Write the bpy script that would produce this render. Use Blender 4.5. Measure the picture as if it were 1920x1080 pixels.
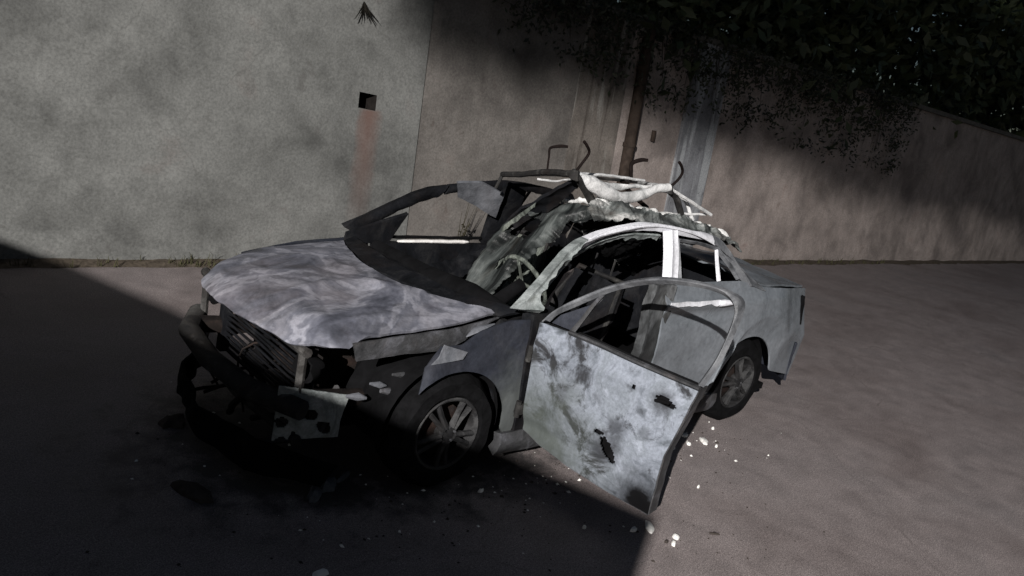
import bpy, bmesh, math, random
import numpy as np
from mathutils import Vector, Matrix, noise

random.seed(7); rng = np.random.default_rng(7)
scene = bpy.context.scene
for o in list(bpy.data.objects):
    bpy.data.objects.remove(o)

# ------------------------------------------------------------------ camera, sky, sun, exposure
cam_d = bpy.data.cameras.new('camera'); cam = bpy.data.objects.new('camera', cam_d)
scene.collection.objects.link(cam); scene.camera = cam
cam_d.sensor_width = 36.0; cam_d.lens = 36.0 * 1517.4 / 1920.0
cam_d.clip_start = 0.05; cam_d.clip_end = 600
fwd = Vector((-0.668132801, -0.702012353, -0.246530356))
rgt = Vector((-0.743723293, 0.639818697, 0.193669044))
up = Vector((-0.021776670, -0.312747008, 0.949586797))
Mc = Matrix((rgt, up, -fwd)).transposed().to_4x4()
Mc.translation = Vector((2.47309, 3.70341, 2.09654))
cam.matrix_world = Mc

LAMP = Vector((12.0, 9.2, 6.6))                               # street lamp behind the viewer: the key light of the night picture
SUN_AZ, SUN_EL = math.radians(33.0), math.radians(23.0)
sun_dir = Vector((math.cos(SUN_AZ)*math.cos(SUN_EL), math.sin(SUN_AZ)*math.cos(SUN_EL), math.sin(SUN_EL)))
world = bpy.data.worlds.new('World'); scene.world = world; world.use_nodes = True
nt = world.node_tree; bg = nt.nodes['Background']
sky = nt.nodes.new('ShaderNodeTexSky'); sky.sky_type = 'NISHITA'; sky.sun_disc = False
sky.sun_elevation = SUN_EL; sky.sun_rotation = math.radians(90) - SUN_AZ
nt.links.new(sky.outputs[0], bg.inputs[0]); bg.inputs[1].default_value = 0.016
sun_d = bpy.data.lights.new('sun', 'SUN'); sun_d.energy = 0.04; sun_d.angle = math.radians(0.5)
sun_d.color = (.75, .85, 1.0)   # moonlight
sun = bpy.data.objects.new('sun', sun_d); scene.collection.objects.link(sun)
sun.rotation_euler = sun_dir.to_track_quat('Z', 'Y').to_euler(); sun.location = (6, 6, 8)
lamp_d = bpy.data.lights.new('street_light', 'SPOT'); lamp_d.energy = 23500; lamp_d.shadow_soft_size = 0.045
lamp_d.spot_size = math.radians(62); lamp_d.spot_blend = 1.0; lamp_d.color = (1.0, .965, .93)
lamp = bpy.data.objects.new('street_light', lamp_d); scene.collection.objects.link(lamp)
lamp.location = LAMP; lamp.rotation_euler = (LAMP-Vector((-2.2, .2, .4))).to_track_quat('Z', 'Y').to_euler()
vs = scene.view_settings
vs.view_transform = 'Standard'; vs.look = 'None'; vs.gamma = 1.0; vs.exposure = 0.0; vs.use_curve_mapping = False

# ------------------------------------------------------------------ materials
def _mat(name):
    m = bpy.data.materials.new(name); m.use_nodes = True
    t = m.node_tree; b = t.nodes['Principled BSDF']
    return m, t, b
def _noise(t, co, scale, detail=6, rough=.6, dist=0.0):
    n = t.nodes.new('ShaderNodeTexNoise'); n.inputs['Scale'].default_value = scale
    n.inputs['Detail'].default_value = detail; n.inputs['Roughness'].default_value = rough
    n.inputs['Distortion'].default_value = dist
    t.links.new(co, n.inputs['Vector']); return n.outputs['Fac']
def _ramp(t, fac, stops):
    r = t.nodes.new('ShaderNodeValToRGB'); e = r.color_ramp.elements
    while len(e) < len(stops): e.new(0.5)
    for el, (p, c) in zip(e, stops):
        el.position = p; el.color = (c, c, c, 1) if isinstance(c, (int, float)) else (*c, 1)
    t.links.new(fac, r.inputs[0]); return r.outputs[0]
def _mix(t, fac, a, b, mode='MIX'):
    m = t.nodes.new('ShaderNodeMix'); m.data_type = 'RGBA'; m.blend_type = mode
    for k, v in ((0, fac), (6, a), (7, b)):
        if isinstance(v, (int, float)): m.inputs[k].default_value = v
        elif isinstance(v, tuple): m.inputs[k].default_value = (*v, 1)
        else: t.links.new(v, m.inputs[k])
    return m.outputs[2]
def _math(t, op, a, b=0.0):
    m = t.nodes.new('ShaderNodeMath'); m.operation = op
    for k, v in ((0, a), (1, b)):
        if isinstance(v, (int, float)): m.inputs[k].default_value = v
        else: t.links.new(v, m.inputs[k])
    return m.outputs[0]
def _co(t, scale=(1, 1, 1), loc=(0, 0, 0)):
    c = t.nodes.new('ShaderNodeTexCoord'); mp = t.nodes.new('ShaderNodeMapping')
    mp.inputs['Scale'].default_value = scale; mp.inputs['Location'].default_value = loc
    t.links.new(c.outputs['Object'], mp.inputs['Vector']); return mp.outputs[0]
def _bump(t, b, h, strength=.4, dist=.01):
    n = t.nodes.new('ShaderNodeBump'); n.inputs['Strength'].default_value = strength
    n.inputs['Distance'].default_value = dist; t.links.new(h, n.inputs['Height'])
    t.links.new(n.outputs[0], b.inputs['Normal'])

def burnt(name, stops, scale=5.0, dist=1.5, detail=4, rust=0.25, rustc=(.13, .065, .04), soot=0.3, seed=0, metal=0.0, rough=.6, bump=.5, stretch=(1, 1, 1), spec=.12):
    """fire-scorched sheet metal: contour-like burn marks, soot clouds, rust and fine speckle"""
    m, t, b = _mat(name)
    co = _co(t, stretch, (seed*3.1, seed*1.7, seed*.9))
    n1 = _noise(t, co, scale, detail, .58, dist); c = _ramp(t, n1, stops)
    n2 = _noise(t, co, scale*.55, 5, .6, .8); f2 = _ramp(t, n2, [(.5, 0.0), (.68, 1.0)])
    c = _mix(t, _math(t, 'MULTIPLY', f2, rust), c, rustc)
    n3 = _noise(t, co, scale*1.3, 8, .7, .5); f3 = _ramp(t, n3, [(.52, 0.0), (.62, 1.0)])
    c = _mix(t, _math(t, 'MULTIPLY', f3, soot), c, (.022, .022, .024))
    n4 = _noise(t, co, scale*14, 4, .7); f4 = _ramp(t, n4, [(.3, .7), (.65, 1.12)])
    c = _mix(t, .8, c, f4, 'MULTIPLY')
    t.links.new(c, b.inputs['Base Color'])
    b.inputs['Metallic'].default_value = metal; b.inputs['Specular IOR Level'].default_value = spec
    t.links.new(_ramp(t, n1, [(.3, max(0, rough-.12)), (.7, min(1, rough+.15))]), b.inputs['Roughness'])
    h = _math(t, 'ADD', _math(t, 'MULTIPLY', n1, 1.2), _math(t, 'MULTIPLY', n4, .35))
    _bump(t, b, h, bump, .012)
    return m
def plain(name, col, rough=.7, metal=0.0, scale=12, var=.35, bump=.3, spec=.06):
    m, t, b = _mat(name); co = _co(t); b.inputs['Specular IOR Level'].default_value = spec
    n = _noise(t, co, scale, 6, .65, .4)
    c = _mix(t, 1.0, col, _ramp(t, n, [(.3, 1-var), (.7, 1+var)]), 'MULTIPLY')
    t.links.new(c, b.inputs['Base Color']); b.inputs['Roughness'].default_value = rough
    b.inputs['Metallic'].default_value = metal
    if bump: _bump(t, b, n, bump, .01)
    return m

HOODC = [(.32, (.04, .042, .052)), (.41, (.088, .091, .112)), (.465, (.125, .128, .152)), (.50, (.205, .206, .236)), (.55, (.185, .187, .215)), (.585, (.105, .108, .130)), (.68, (.15, .15, .172))]
DOORC = [(.28, (0.0440, 0.0493, 0.0558)), (.38, (0.1144, 0.1276, 0.1485)), (.47, (0.2112, 0.2306, 0.2700)), (.56, (0.1672, 0.1848, 0.2115)), (.66, (0.2640, 0.2860, 0.3330))]
M = {}
M['hood'] = burnt('scorched_bonnet', HOODC, 2.7, .9, 4, .3, (.155, .13, .128), .4, 1, rough=.5, bump=.10)
M['door'] = burnt('ash_grey_door', DOORC, 4.6, .9, 5, .3, (.09, .10, .115), .95, 2, rough=.6, bump=.45)
# soot cloud round the hinge end of the door skin
t2 = M['door'].node_tree; b2 = t2.nodes['Principled BSDF']; src = b2.inputs['Base Color'].links[0].from_socket
c2 = _co(t2); sub = t2.nodes.new('ShaderNodeVectorMath'); sub.operation = 'DISTANCE'; sub.inputs[1].default_value = (-.50, .93, .22); t2.links.new(c2, sub.inputs[0])
d2 = _math(t2, 'ADD', sub.outputs['Value'], _math(t2, 'MULTIPLY', _math(t2, 'SUBTRACT', _noise(t2, c2, 6, 5, .6, .5), .5), .55))
cur = _mix(t2, _math(t2, 'MULTIPLY', _ramp(t2, d2, [(.20, 1.0), (.62, 0.0)]), .88), src, (.05, .057, .05))
nz = _math(t2, 'MULTIPLY', _math(t2, 'SUBTRACT', _noise(t2, c2, 16, 5, .65, .4), .5), .10)
for (s_c, z_c, r_c, k_c) in ((.565, .43, .12, .9), (.60, .56, .09, .8), (.80, .785, .09, .9), (.36, .75, .07, .7), (.47, .67, .05, .55), (.62, .79, .035, .8), (.26, .62, .06, .5), (.76, .60, .045, .5), (.81, .225, .25, 1.0), (.70, .70, .04, .5)):
    wc_ = (-.45-math.cos(math.radians(78))*s_c+.04, .872+math.sin(math.radians(78))*s_c, z_c)
    dn = t2.nodes.new('ShaderNodeVectorMath'); dn.operation = 'DISTANCE'; dn.inputs[1].default_value = wc_; t2.links.new(c2, dn.inputs[0])
    f_c = _ramp(t2, _math(t2, 'ADD', dn.outputs['Value'], nz), [(r_c*.30, 1.0), (r_c*.95, 0.0)])
    cur = _mix(t2, _math(t2, 'MULTIPLY', f_c, k_c), cur, (.035, .037, .042) if r_c < .15 else (.004, .004, .0045))
t2.links.new(cur, b2.inputs['Base Color'])
M['rdoor'] = burnt('silver_paint_scorched', [(.3, (0.1188, 0.1305, 0.1440)), (.5, (0.1628, 0.1778, 0.1968)), (.7, (0.2024, 0.2182, 0.2400))], 2.2, .8, 4, .12, (0.0528, 0.0495, 0.0480), .12, 3, rough=.3, bump=.12, spec=.5)
M['frame'] = burnt('ash_grey_steel', [(.3, (0.045, 0.047, 0.051)), (.5, (0.120, 0.125, 0.135)), (.7, (0.203, 0.209, 0.221))], 5, 1.2, 4, .12, (0.090, 0.083, 0.083), .25, 4, rough=.45, bump=.35)
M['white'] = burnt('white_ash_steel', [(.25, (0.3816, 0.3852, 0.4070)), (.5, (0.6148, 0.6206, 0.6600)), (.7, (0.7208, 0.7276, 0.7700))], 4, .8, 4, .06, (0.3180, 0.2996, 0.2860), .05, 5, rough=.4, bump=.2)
M['pillar'] = burnt('pillar_ash', [(.3, (0.0850, 0.0957, 0.0924)), (.48, (0.2040, 0.2262, 0.2244)), (.62, (0.2890, 0.3132, 0.3124)), (.75, (0.1700, 0.1827, 0.1760))], 5, 1.5, 4, .1, (0.1020, 0.0957, 0.0880), .3, 6, rough=.55, bump=.6)
M['fender'] = burnt('sooty_wing', [(.3, (0.0134, 0.0151, 0.0207)), (.5, (0.0231, 0.0260, 0.0351)), (.65, (0.0399, 0.0428, 0.0531)), (.8, (0.0252, 0.0260, 0.0315))], 3, 1.2, 4, .2, (0.0294, 0.0252, 0.0248), .35, 7, rough=.6)
t3 = M['fender'].node_tree; b3 = t3.nodes['Principled BSDF']; src3 = b3.inputs['Base Color'].links[0].from_socket
c3 = _co(t3); s3 = t3.nodes.new('ShaderNodeVectorMath'); s3.operation = 'DISTANCE'; s3.inputs[1].default_value = (-.46, .86, .36); t3.links.new(c3, s3.inputs[0])
d3 = _math(t3, 'ADD', s3.outputs['Value'], _math(t3, 'MULTIPLY', _math(t3, 'SUBTRACT', _noise(t3, c3, 6, 5, .6, .6), .5), .4))
t3.links.new(_mix(t3, _math(t3, 'MULTIPLY', _ramp(t3, d3, [(.12, 1.0), (.40, 0.0)]), .8), src3, (.085, .092, .09)), b3.inputs['Base Color'])
M['wingtip'] = burnt('bare_wing_metal', [(.3, (.065, .07, .08)), (.6, (.13, .135, .15))], 5, 1, 4, .15, (.09, .075, .07), .2, 8)
M['rail'] = burnt('dark_flange', [(.3, (0.0260, 0.0264, 0.0280)), (.5, (0.0488, 0.0495, 0.0525)), (.7, (0.1105, 0.1122, 0.1260))], 6, 1.2, 4, .3, (0.0650, 0.0495, 0.0420), .3, 9)
M['soot'] = plain('soot_black', (.0045, .0045, .005), .98, 0, 8, .5, .5)
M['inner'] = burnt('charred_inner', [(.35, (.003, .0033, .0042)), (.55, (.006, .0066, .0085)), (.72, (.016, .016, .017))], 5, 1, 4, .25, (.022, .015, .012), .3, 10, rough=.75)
M['rusty'] = burnt('rusty_engine', [(.3, (.007, .006, .006)), (.55, (.014, .011, .010)), (.75, (.035, .024, .020))], 7, 1, 4, .4, (.03, .013, .010), .3, 11, rough=.8)
M['foam'] = burnt('charred_foam', [(.3, (.02, .022, .02)), (.48, (.075, .085, .075)), (.6, (.16, .175, .155)), (.75, (.06, .065, .055))], 7, 2.5, 4, .2, (.10, .075, .05), .35, 12, rough=.85, bump=1, stretch=(1, 1, .5))
M['roof'] = burnt('melted_roof_ash', [(.30, (.012, .013, .013)), (.42, (.05, .055, .054)), (.52, (.17, .183, .18)), (.60, (.46, .46, .45)), (.72, (.10, .10, .10))], 5, 1.2, 9, .25, (.11, .085, .07), .4, 13, rough=.65, bump=1, stretch=(.6, 1, 1.6))
M['ash'] = burnt('white_ash', [(.3, (.36, .36, .36)), (.5, (.70, .70, .69)), (.7, (.82, .82, .81))], 9, 1, 9, .1, (.2, .18, .16), .15, 14, rough=.8, bump=.8)
M['tube'] = burnt('melted_aluminium', [(.3, (.28, .29, .29)), (.5, (.60, .60, .60)), (.7, (.76, .76, .76))], 7, 1, 9, .1, (.16, .15, .14), .22, 15, rough=.45, bump=.5)
M['rackd'] = burnt('burnt_rack_steel', [(.35, (.012, .012, .013)), (.55, (.026, .025, .024)), (.75, (.09, .088, .085))], 8, 1, 4, .3, (.03, .02, .016), .3, 16, rough=.65)
M['hook'] = plain('rusted_hook', (.008, .0055, .005), .75, 0, 30, .4)
M['rim'] = burnt('sooty_alloy', [(.3, (.008, .008, .0085)), (.5, (.022, .022, .023)), (.7, (.055, .055, .056))], 9, 1, 4, .1, (.06, .05, .045), .35, 17, rough=.5)
M['lpillar'] = burnt('lower_pillar_soot', [(.3, (.015, .015, .015)), (.5, (.035, .037, .038)), (.62, (.10, .105, .11)), (.75, (.04, .04, .042))], 4, 1.5, 4, .15, (.09, .08, .07), .4, 19, stretch=(1, 1, .4))
M['glass'] = burnt('sooty_laminated_glass', [(.30, (0.0032, 0.0036, 0.0036)), (.42, (0.0112, 0.0128, 0.0128)), (.52, (0.0400, 0.0448, 0.0440)), (.62, (0.0800, 0.0880, 0.0856)), (.74, (0.0160, 0.0176, 0.0176))], 6, 1.4, 4, .25, (0.0560, 0.0480, 0.0360), .3, 21, rough=.4, bump=.5, stretch=(0.2800, 1.7600, 0.2800))
M['tyre'] = plain('burnt_tyre', (.005, .005, .0055), .98, 0, 20, .5, .6)
M['trim'] = plain('bare_bright_trim', (.72, .70, .68), .4, 0, 25, .25)
M['black'] = plain('black_hole', (.008, .008, .008), 1, 0, 10, .2, 0)

# ------------------------------------------------------------------ geometry helpers
COL = scene.collection
def link(name, verts, faces, mat, parent=None, smooth=True, angle=40, kind=None):
    me = bpy.data.meshes.new(name); me.from_pydata([tuple(v) for v in verts], [], faces); me.validate()
    bm = bmesh.new(); bm.from_mesh(me); bmesh.ops.recalc_face_normals(bm, faces=bm.faces); bm.to_mesh(me); bm.free()
    if smooth:
        me.polygons.foreach_set('use_smooth', [True]*len(me.polygons)); me.set_sharp_from_angle(angle=math.radians(angle))
    me.materials.append(mat)
    o = bpy.data.objects.new(name, me); COL.objects.link(o)
    if parent is not None: o.parent = parent
    if kind: o['kind'] = kind
    return o
def tag(o, label, cat, group=None):
    o['label'] = label; o['category'] = cat
    if group: o['group'] = group
    return o
def empty(name, loc=(0, 0, 0)):
    o = bpy.data.objects.new(name, None); COL.objects.link(o); o.location = loc; o.empty_display_size = .2; return o
class MB:
    def __init__(s): s.v = []; s.f = []
    def add(s, v, f):
        k = len(s.v); s.v += [tuple(p) for p in v]; s.f += [tuple(i+k for i in q) for q in f]; return s
    def box(s, c, d, rz=0.0, M3=None):
        V = []
        for i in range(8):
            p = Vector(((i & 1)-.5, ((i >> 1) & 1)-.5, (i >> 2)-.5)); p = Vector((p.x*d[0], p.y*d[1], p.z*d[2]))
            if M3: p = M3 @ p
            if rz: p = Matrix.Rotation(rz, 3, 'Z') @ p
            V.append(p+Vector(c))
        return s.add(V, [(0, 2, 3, 1), (4, 5, 7, 6), (0, 1, 5, 4), (2, 6, 7, 3), (0, 4, 6, 2), (1, 3, 7, 5)])
    def tube(s, pts, r, n=8, jit=0.0, flat=1.0, cap=True):
        pts = [Vector(p) for p in pts]; R = r if isinstance(r, (list, tuple)) else [r]*len(pts)
        V = []; F = []; prev = None
        for i, p in enumerate(pts):
            d = (pts[min(i+1, len(pts)-1)]-pts[max(i-1, 0)]).normalized()
            if prev is None:
                a = d.orthogonal().normalized() if abs(d.z) > .9 else d.cross(Vector((0, 0, 1))).normalized()
            else: a = (prev-d*prev.dot(d)).normalized()
            prev = a; b = d.cross(a)
            for k in range(n):
                t = 2*math.pi*k/n; q = p+(a*math.cos(t)+b*math.sin(t)*flat)*R[i]
                if jit: q += Vector((noise.noise(q*11), noise.noise(q*11+Vector((9, 2, 4))), noise.noise(q*11+Vector((3, 7, 1)))))*jit
                V.append(q)
        for i in range(len(pts)-1):
            for k in range(n):
                F.append((i*n+k, i*n+(k+1) % n, (i+1)*n+(k+1) % n, (i+1)*n+k))
        if cap: F += [tuple(range(n-1, -1, -1)), tuple((len(pts)-1)*n+k for k in range(n))]
        return s.add(V, F)
    def lathe(s, prof, n=32, axis='Y', c=(0, 0, 0), closed=False):
        V = []; F = []; m = len(prof)
        for k in range(n):
            t = 2*math.pi*k/n
            for (r, h) in prof: V.append(Vector(c)+Vector((r*math.cos(t), h, r*math.sin(t))))
        for k in range(n):
            for j in range(m if closed else m-1):
                F.append((k*m+j, k*m+(j+1) % m, ((k+1) % n)*m+(j+1) % m, ((k+1) % n)*m+j))
        return s.add(V, F)
    def build(s, name, mat, parent=None, **k): return link(name, s.v, s.f, mat, parent, **k)
def resample(pl, n):
    pl = np.asarray(pl, float); d = np.r_[0, np.cumsum(np.linalg.norm(np.diff(pl, axis=0), axis=1))]
    t = np.linspace(0, d[-1], n); return np.stack([np.interp(t, d, pl[:, k]) for k in range(3)], 1)
def smooth_pl(pl, n=40):
    """Catmull-Rom through the points"""
    P = [np.asarray(p, float) for p in pl]; P = [2*P[0]-P[1]]+P+[2*P[-1]-P[-2]]; out = []
    k = max(4, n//(len(P)-3))
    for i in range(1, len(P)-2):
        for t in np.linspace(0, 1, k, endpoint=False):
            a, b, c, d = P[i-1], P[i], P[i+1], P[i+2]
            out.append(.5*((2*b)+(c-a)*t+(2*a-5*b+4*c-d)*t*t+(3*b-a-3*c+d)*t**3))
    out.append(P[-2]); return np.array(out)
def coons(b, t, l, r, nu, nv):
    b = resample(b, nu); t = resample(t, nu); l = resample(l, nv); r = resample(r, nv)
    u = np.linspace(0, 1, nu)[:, None, None]; v = np.linspace(0, 1, nv)[None, :, None]
    B = b[:, None]; T = t[:, None]; L = l[None]; R = r[None]
    return (1-v)*B+v*T+(1-u)*L+u*R-((1-u)*(1-v)*b[0]+u*(1-v)*b[-1]+(1-u)*v*t[0]+u*v*t[-1])
def normals(P):
    du = np.gradient(P, axis=0); dv = np.gradient(P, axis=1); n = np.cross(du, dv)
    return n/(np.linalg.norm(n, axis=2, keepdims=True)+1e-9)
def sheet(name, P, mat, parent=None, th=.012, side=1, dent=0.0, dscale=6, mask=None, fine=0.0, back=None, **k):
    """sheet of metal over a grid of points: dented along its normals, given thickness; mask cuts holes in it"""
    P = np.array(P, float); N = normals(P)*side; nu, nv = P.shape[:2]
    if dent or fine:
        for i in range(nu):
            for j in range(nv):
                p = Vector(P[i, j]); w = dent*noise.noise(p*dscale)+dent*.5*noise.noise(p*dscale*2.3+Vector((5, 1, 2)))
                if fine: w += fine*noise.noise(p*dscale*6)
                P[i, j] += N[i, j]*w
    Q = P-N*th
    V = np.concatenate([P.reshape(-1, 3), Q.reshape(-1, 3)]); n0 = nu*nv
    if mask is None: mask = np.ones((nu-1, nv-1), bool)
    F = []; idx = lambda i, j: i*nv+j
    ok = lambda i, j: 0 <= i < nu-1 and 0 <= j < nv-1 and mask[i, j]
    for i in range(nu-1):
        for j in range(nv-1):
            if not mask[i, j]: continue
            a, b, c, d = idx(i, j), idx(i+1, j), idx(i+1, j+1), idx(i, j+1)
            F.append((a, b, c, d)); F.append((d+n0, c+n0, b+n0, a+n0))
            for (di, dj, e, g) in ((0, -1, a, b), (1, 0, b, c), (0, 1, c, d), (-1, 0, d, a)):
                if not ok(i+di, j+dj): F.append((e, e+n0, g+n0, g))
    o = link(name, V, F, mat, parent, **k)
    if back is not None:
        o.data.materials.append(back)
        for p in o.data.polygons:
            if all(vi >= n0 for vi in p.vertices): p.material_index = 1
    return o
def strip(name, A, B, mat, parent=None, n=40, th=.04, side=1, crown=.008, m=6, dent=.004, rag=0.0, dscale=9, smoothed=True, **k):
    """pressed strip between two outlines, slightly crowned across its width"""
    A = resample(smooth_pl(A) if smoothed else A, n); B = resample(smooth_pl(B) if smoothed else B, n)
    if rag:
        for i in range(n): B[i] += (B[i]-A[i])*rag*noise.noise(Vector(B[i])*22)
    P = np.stack([A+(B-A)*t for t in np.linspace(0, 1, m)], 1); N = normals(P)*side
    P = P+N*(crown*np.sin(np.linspace(0, np.pi, m)))[None, :, None]
    return sheet(name, P, mat, parent, th, side, dent, dscale, **k)
def mir(P): P = np.array(P, float); P[..., 1] *= -1; return P

# ------------------------------------------------------------------ ground
def ground_material():
    m, t, b = _mat('sooty_concrete_road'); co = _co(t)
    n1 = _noise(t, co, .7, 7, .6, .6); n2 = _noise(t, co, 5, 8, .65, .3); n3 = _noise(t, co, 70, 4, .7)
    c = _ramp(t, n1, [(.3, (0.1740, 0.1450, 0.1404)), (.55, (0.2340, 0.2030, 0.1989)), (.75, (0.1920, 0.1711, 0.1696))])
    c = _mix(t, 1.0, c, _ramp(t, n2, [(.3, .78), (.7, 1.12)]), 'MULTIPLY')
    c = _mix(t, 1.0, c, _ramp(t, n3, [(.32, .70), (.68, 1.22)]), 'MULTIPLY')
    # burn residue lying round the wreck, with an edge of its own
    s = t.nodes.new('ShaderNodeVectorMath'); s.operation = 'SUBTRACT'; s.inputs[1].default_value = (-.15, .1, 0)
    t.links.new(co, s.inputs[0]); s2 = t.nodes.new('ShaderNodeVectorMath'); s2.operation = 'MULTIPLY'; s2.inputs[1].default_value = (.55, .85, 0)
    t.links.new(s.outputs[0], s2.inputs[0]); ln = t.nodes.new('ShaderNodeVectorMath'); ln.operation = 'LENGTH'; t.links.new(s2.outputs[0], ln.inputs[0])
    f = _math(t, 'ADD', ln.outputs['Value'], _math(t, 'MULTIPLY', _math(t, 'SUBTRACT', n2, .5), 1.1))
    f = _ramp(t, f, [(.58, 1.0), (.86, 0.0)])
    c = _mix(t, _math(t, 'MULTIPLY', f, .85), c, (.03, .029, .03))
    vo = t.nodes.new('ShaderNodeTexVoronoi'); vo.feature = 'DISTANCE_TO_EDGE'; vo.inputs['Scale'].default_value = .42
    wv = t.nodes.new('ShaderNodeVectorMath'); wv.operation = 'ADD'; nv_ = t.nodes.new('ShaderNodeTexNoise'); nv_.inputs['Scale'].default_value = 2.2; nv_.inputs['Detail'].default_value = 6
    t.links.new(co, nv_.inputs['Vector']); t.links.new(co, wv.inputs[0]); sc_ = t.nodes.new('ShaderNodeVectorMath'); sc_.operation = 'SCALE'; sc_.inputs['Scale'].default_value = .45; t.links.new(nv_.outputs['Color'], sc_.inputs[0]); t.links.new(sc_.outputs[0], wv.inputs[1]); t.links.new(wv.outputs[0], vo.inputs['Vector'])
    crack = _ramp(t, vo.outputs['Distance'], [(.0, 1.0), (.006, 0.0)])
    c = _mix(t, _math(t, 'MULTIPLY', _math(t, 'MULTIPLY', crack, _ramp(t, n2, [(.45, 0.0), (.6, 1.0)])), .45), c, (.06, .052, .048))
    n5 = _noise(t, co, 180, 2, .5); c = _mix(t, 1.0, c, _ramp(t, n5, [(.36, .55), (.5, 1.0), (.64, 1.4)]), 'MULTIPLY')
    b.inputs['Specular IOR Level'].default_value = .25
    t.links.new(c, b.inputs['Base Color'])
    t.links.new(_ramp(t, n2, [(.3, .62), (.7, .9)]), b.inputs['Roughness'])
    _bump(t, b, _math(t, 'ADD', _math(t, 'ADD', n2, _math(t, 'MULTIPLY', n3, .5)), _math(t, 'MULTIPLY', n5, .5)), .4, .01)
    return m
g = MB(); g.add([(-300, -300, 0), (300, -300, 0), (300, 300, 0), (-300, 300, 0)], [(0, 1, 2, 3)])
go = g.build('ground', ground_material(), smooth=False, kind='structure')

# ------------------------------------------------------------------ boundary wall behind the car
WV = Vector((.025, -.04, 1.0)); WY = -3.2; WH = 3.05
def wp(x, z, out=0.0):            # a point of the (slightly leaning) wall face
    return Vector((x, WY+out, 0))+WV*z
def wall_material(name, base, dark, streak, patch=None, seed=0, band=.5):
    m, t, b = _mat(name); co = _co(t, (1, 1, 1), (seed*2.3, 0, seed))
    n1 = _noise(t, co, 1.25, 6, .6, .4); n2 = _noise(t, co, 5, 7, .6, .3); n3 = _noise(t, co, 45, 4, .7)
    c = _ramp(t, n1, [(.32, tuple(v*.62 for v in base)), (.5, base), (.62, tuple(v*1.18 for v in base)), (.75, (base[0]*1.08, base[1]*.96, base[2]*.94))])
    c = _mix(t, 1.0, c, _ramp(t, n2, [(.3, .82), (.7, 1.1)]), 'MULTIPLY')
    cs = _co(t, (9, 9, .55), (seed, 0, 0)); n4 = _noise(t, cs, 1.0, 6, .6, .2)      # runs of dirt
    c = _mix(t, _math(t, 'MULTIPLY', _ramp(t, n4, [(.52, 0.0), (.72, 1.0)]), streak), c, dark)
    if patch:
        n5 = _noise(t, cs, .6, 6, .6, .3); c = _mix(t, _math(t, 'MULTIPLY', _ramp(t, n5, [(.5, 0.0), (.56, 1.0)]), .8), c, patch)
    c = _mix(t, 1.0, c, _ramp(t, n3, [(.32, .72), (.66, 1.14)]), 'MULTIPLY')
    vo = t.nodes.new('ShaderNodeTexVoronoi'); vo.feature = 'DISTANCE_TO_EDGE'; vo.inputs['Scale'].default_value = .55
    wv = t.nodes.new('ShaderNodeVectorMath'); wv.operation = 'ADD'; nv_ = t.nodes.new('ShaderNodeTexNoise'); nv_.inputs['Scale'].default_value = 1.8; nv_.inputs['Detail'].default_value = 7
    t.links.new(co, nv_.inputs['Vector']); t.links.new(co, wv.inputs[0]); sc_ = t.nodes.new('ShaderNodeVectorMath'); sc_.operation = 'SCALE'; sc_.inputs['Scale'].default_value = .45; t.links.new(nv_.outputs['Color'], sc_.inputs[0]); t.links.new(sc_.outputs[0], wv.inputs[1]); t.links.new(wv.outputs[0], vo.inputs['Vector'])
    crack = _math(t, 'MULTIPLY', _ramp(t, vo.outputs['Distance'], [(.0, 1.0), (.005, 0.0)]), _ramp(t, n1, [(.45, 0.0), (.58, .38)]))
    c = _mix(t, crack, c, dark)
    n6 = _noise(t, co, 3.2, 9, .75, .2); c = _mix(t, _math(t, 'MULTIPLY', _ramp(t, n6, [(.60, 0.0), (.66, .55)]), 1.0), c, dark)       # grime spots
    t.links.new(c, b.inputs['Base Color']); b.inputs['Roughness'].default_value = .92; b.inputs['Specular IOR Level'].default_value = .2
    _bump(t, b, _math(t, 'ADD', n2, _math(t, 'MULTIPLY', n3, .25)), .4, .012)
    return m, t, b, c
wl, t_, b_, c_ = wall_material('left_wall_render', (0.1472, 0.1488, 0.1430), (0.0862, 0.0840, 0.0806), .10, None, 1)
# rust run below the opening: a stain with a shape of its own
co_ = _co(t_); sp = t_.nodes.new('ShaderNodeSeparateXYZ'); t_.links.new(co_, sp.inputs[0])
nn = _noise(t_, co_, 6, 5, .6, .3)
dx = _math(t_, 'ABSOLUTE', _math(t_, 'SUBTRACT', _math(t_, 'ADD', sp.outputs[0], _math(t_, 'MULTIPLY', _math(t_, 'SUBTRACT', nn, .5), .12)), -1.80))
fx = _ramp(t_, dx, [(.02, 1.0), (.085, .7), (.15, 0.0)])
fz = _ramp(t_, _math(t_, 'MULTIPLY', sp.outputs[2], .5), [(.12, 0.0), (.42, .5), (.76, 1.0), (.775, 0.0)])
cc = _mix(t_, _math(t_, 'MULTIPLY', _math(t_, 'MULTIPLY', fx, fz), .75), c_, (.125, .066, .052))
t_.links.new(cc, b_.inputs['Base Color'])
wm, _, _, _ = wall_material('middle_wall_render', (0.1540, 0.1422, 0.1322), (0.0825, 0.0672, 0.0590), .18, None, 2)
wk, _, _, _ = wall_material('streaked_wall_render', (.165, .147, .132), (.05, .04, .034), .85, (.29, .28, .26), 3)
wr, _, _, _ = wall_material('pink_wall_render', (.33, .285, .265), (.2, .16, .14), .3, None, 4)
wb, _, _, _ = wall_material('peeling_blue_render', (.20, .205, .22), (.07, .07, .08), .7, (.36, .375, .39), 5)
wc = plain('coping_concrete', (.12, .115, .105), .9, 0, 6, .3)

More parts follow.
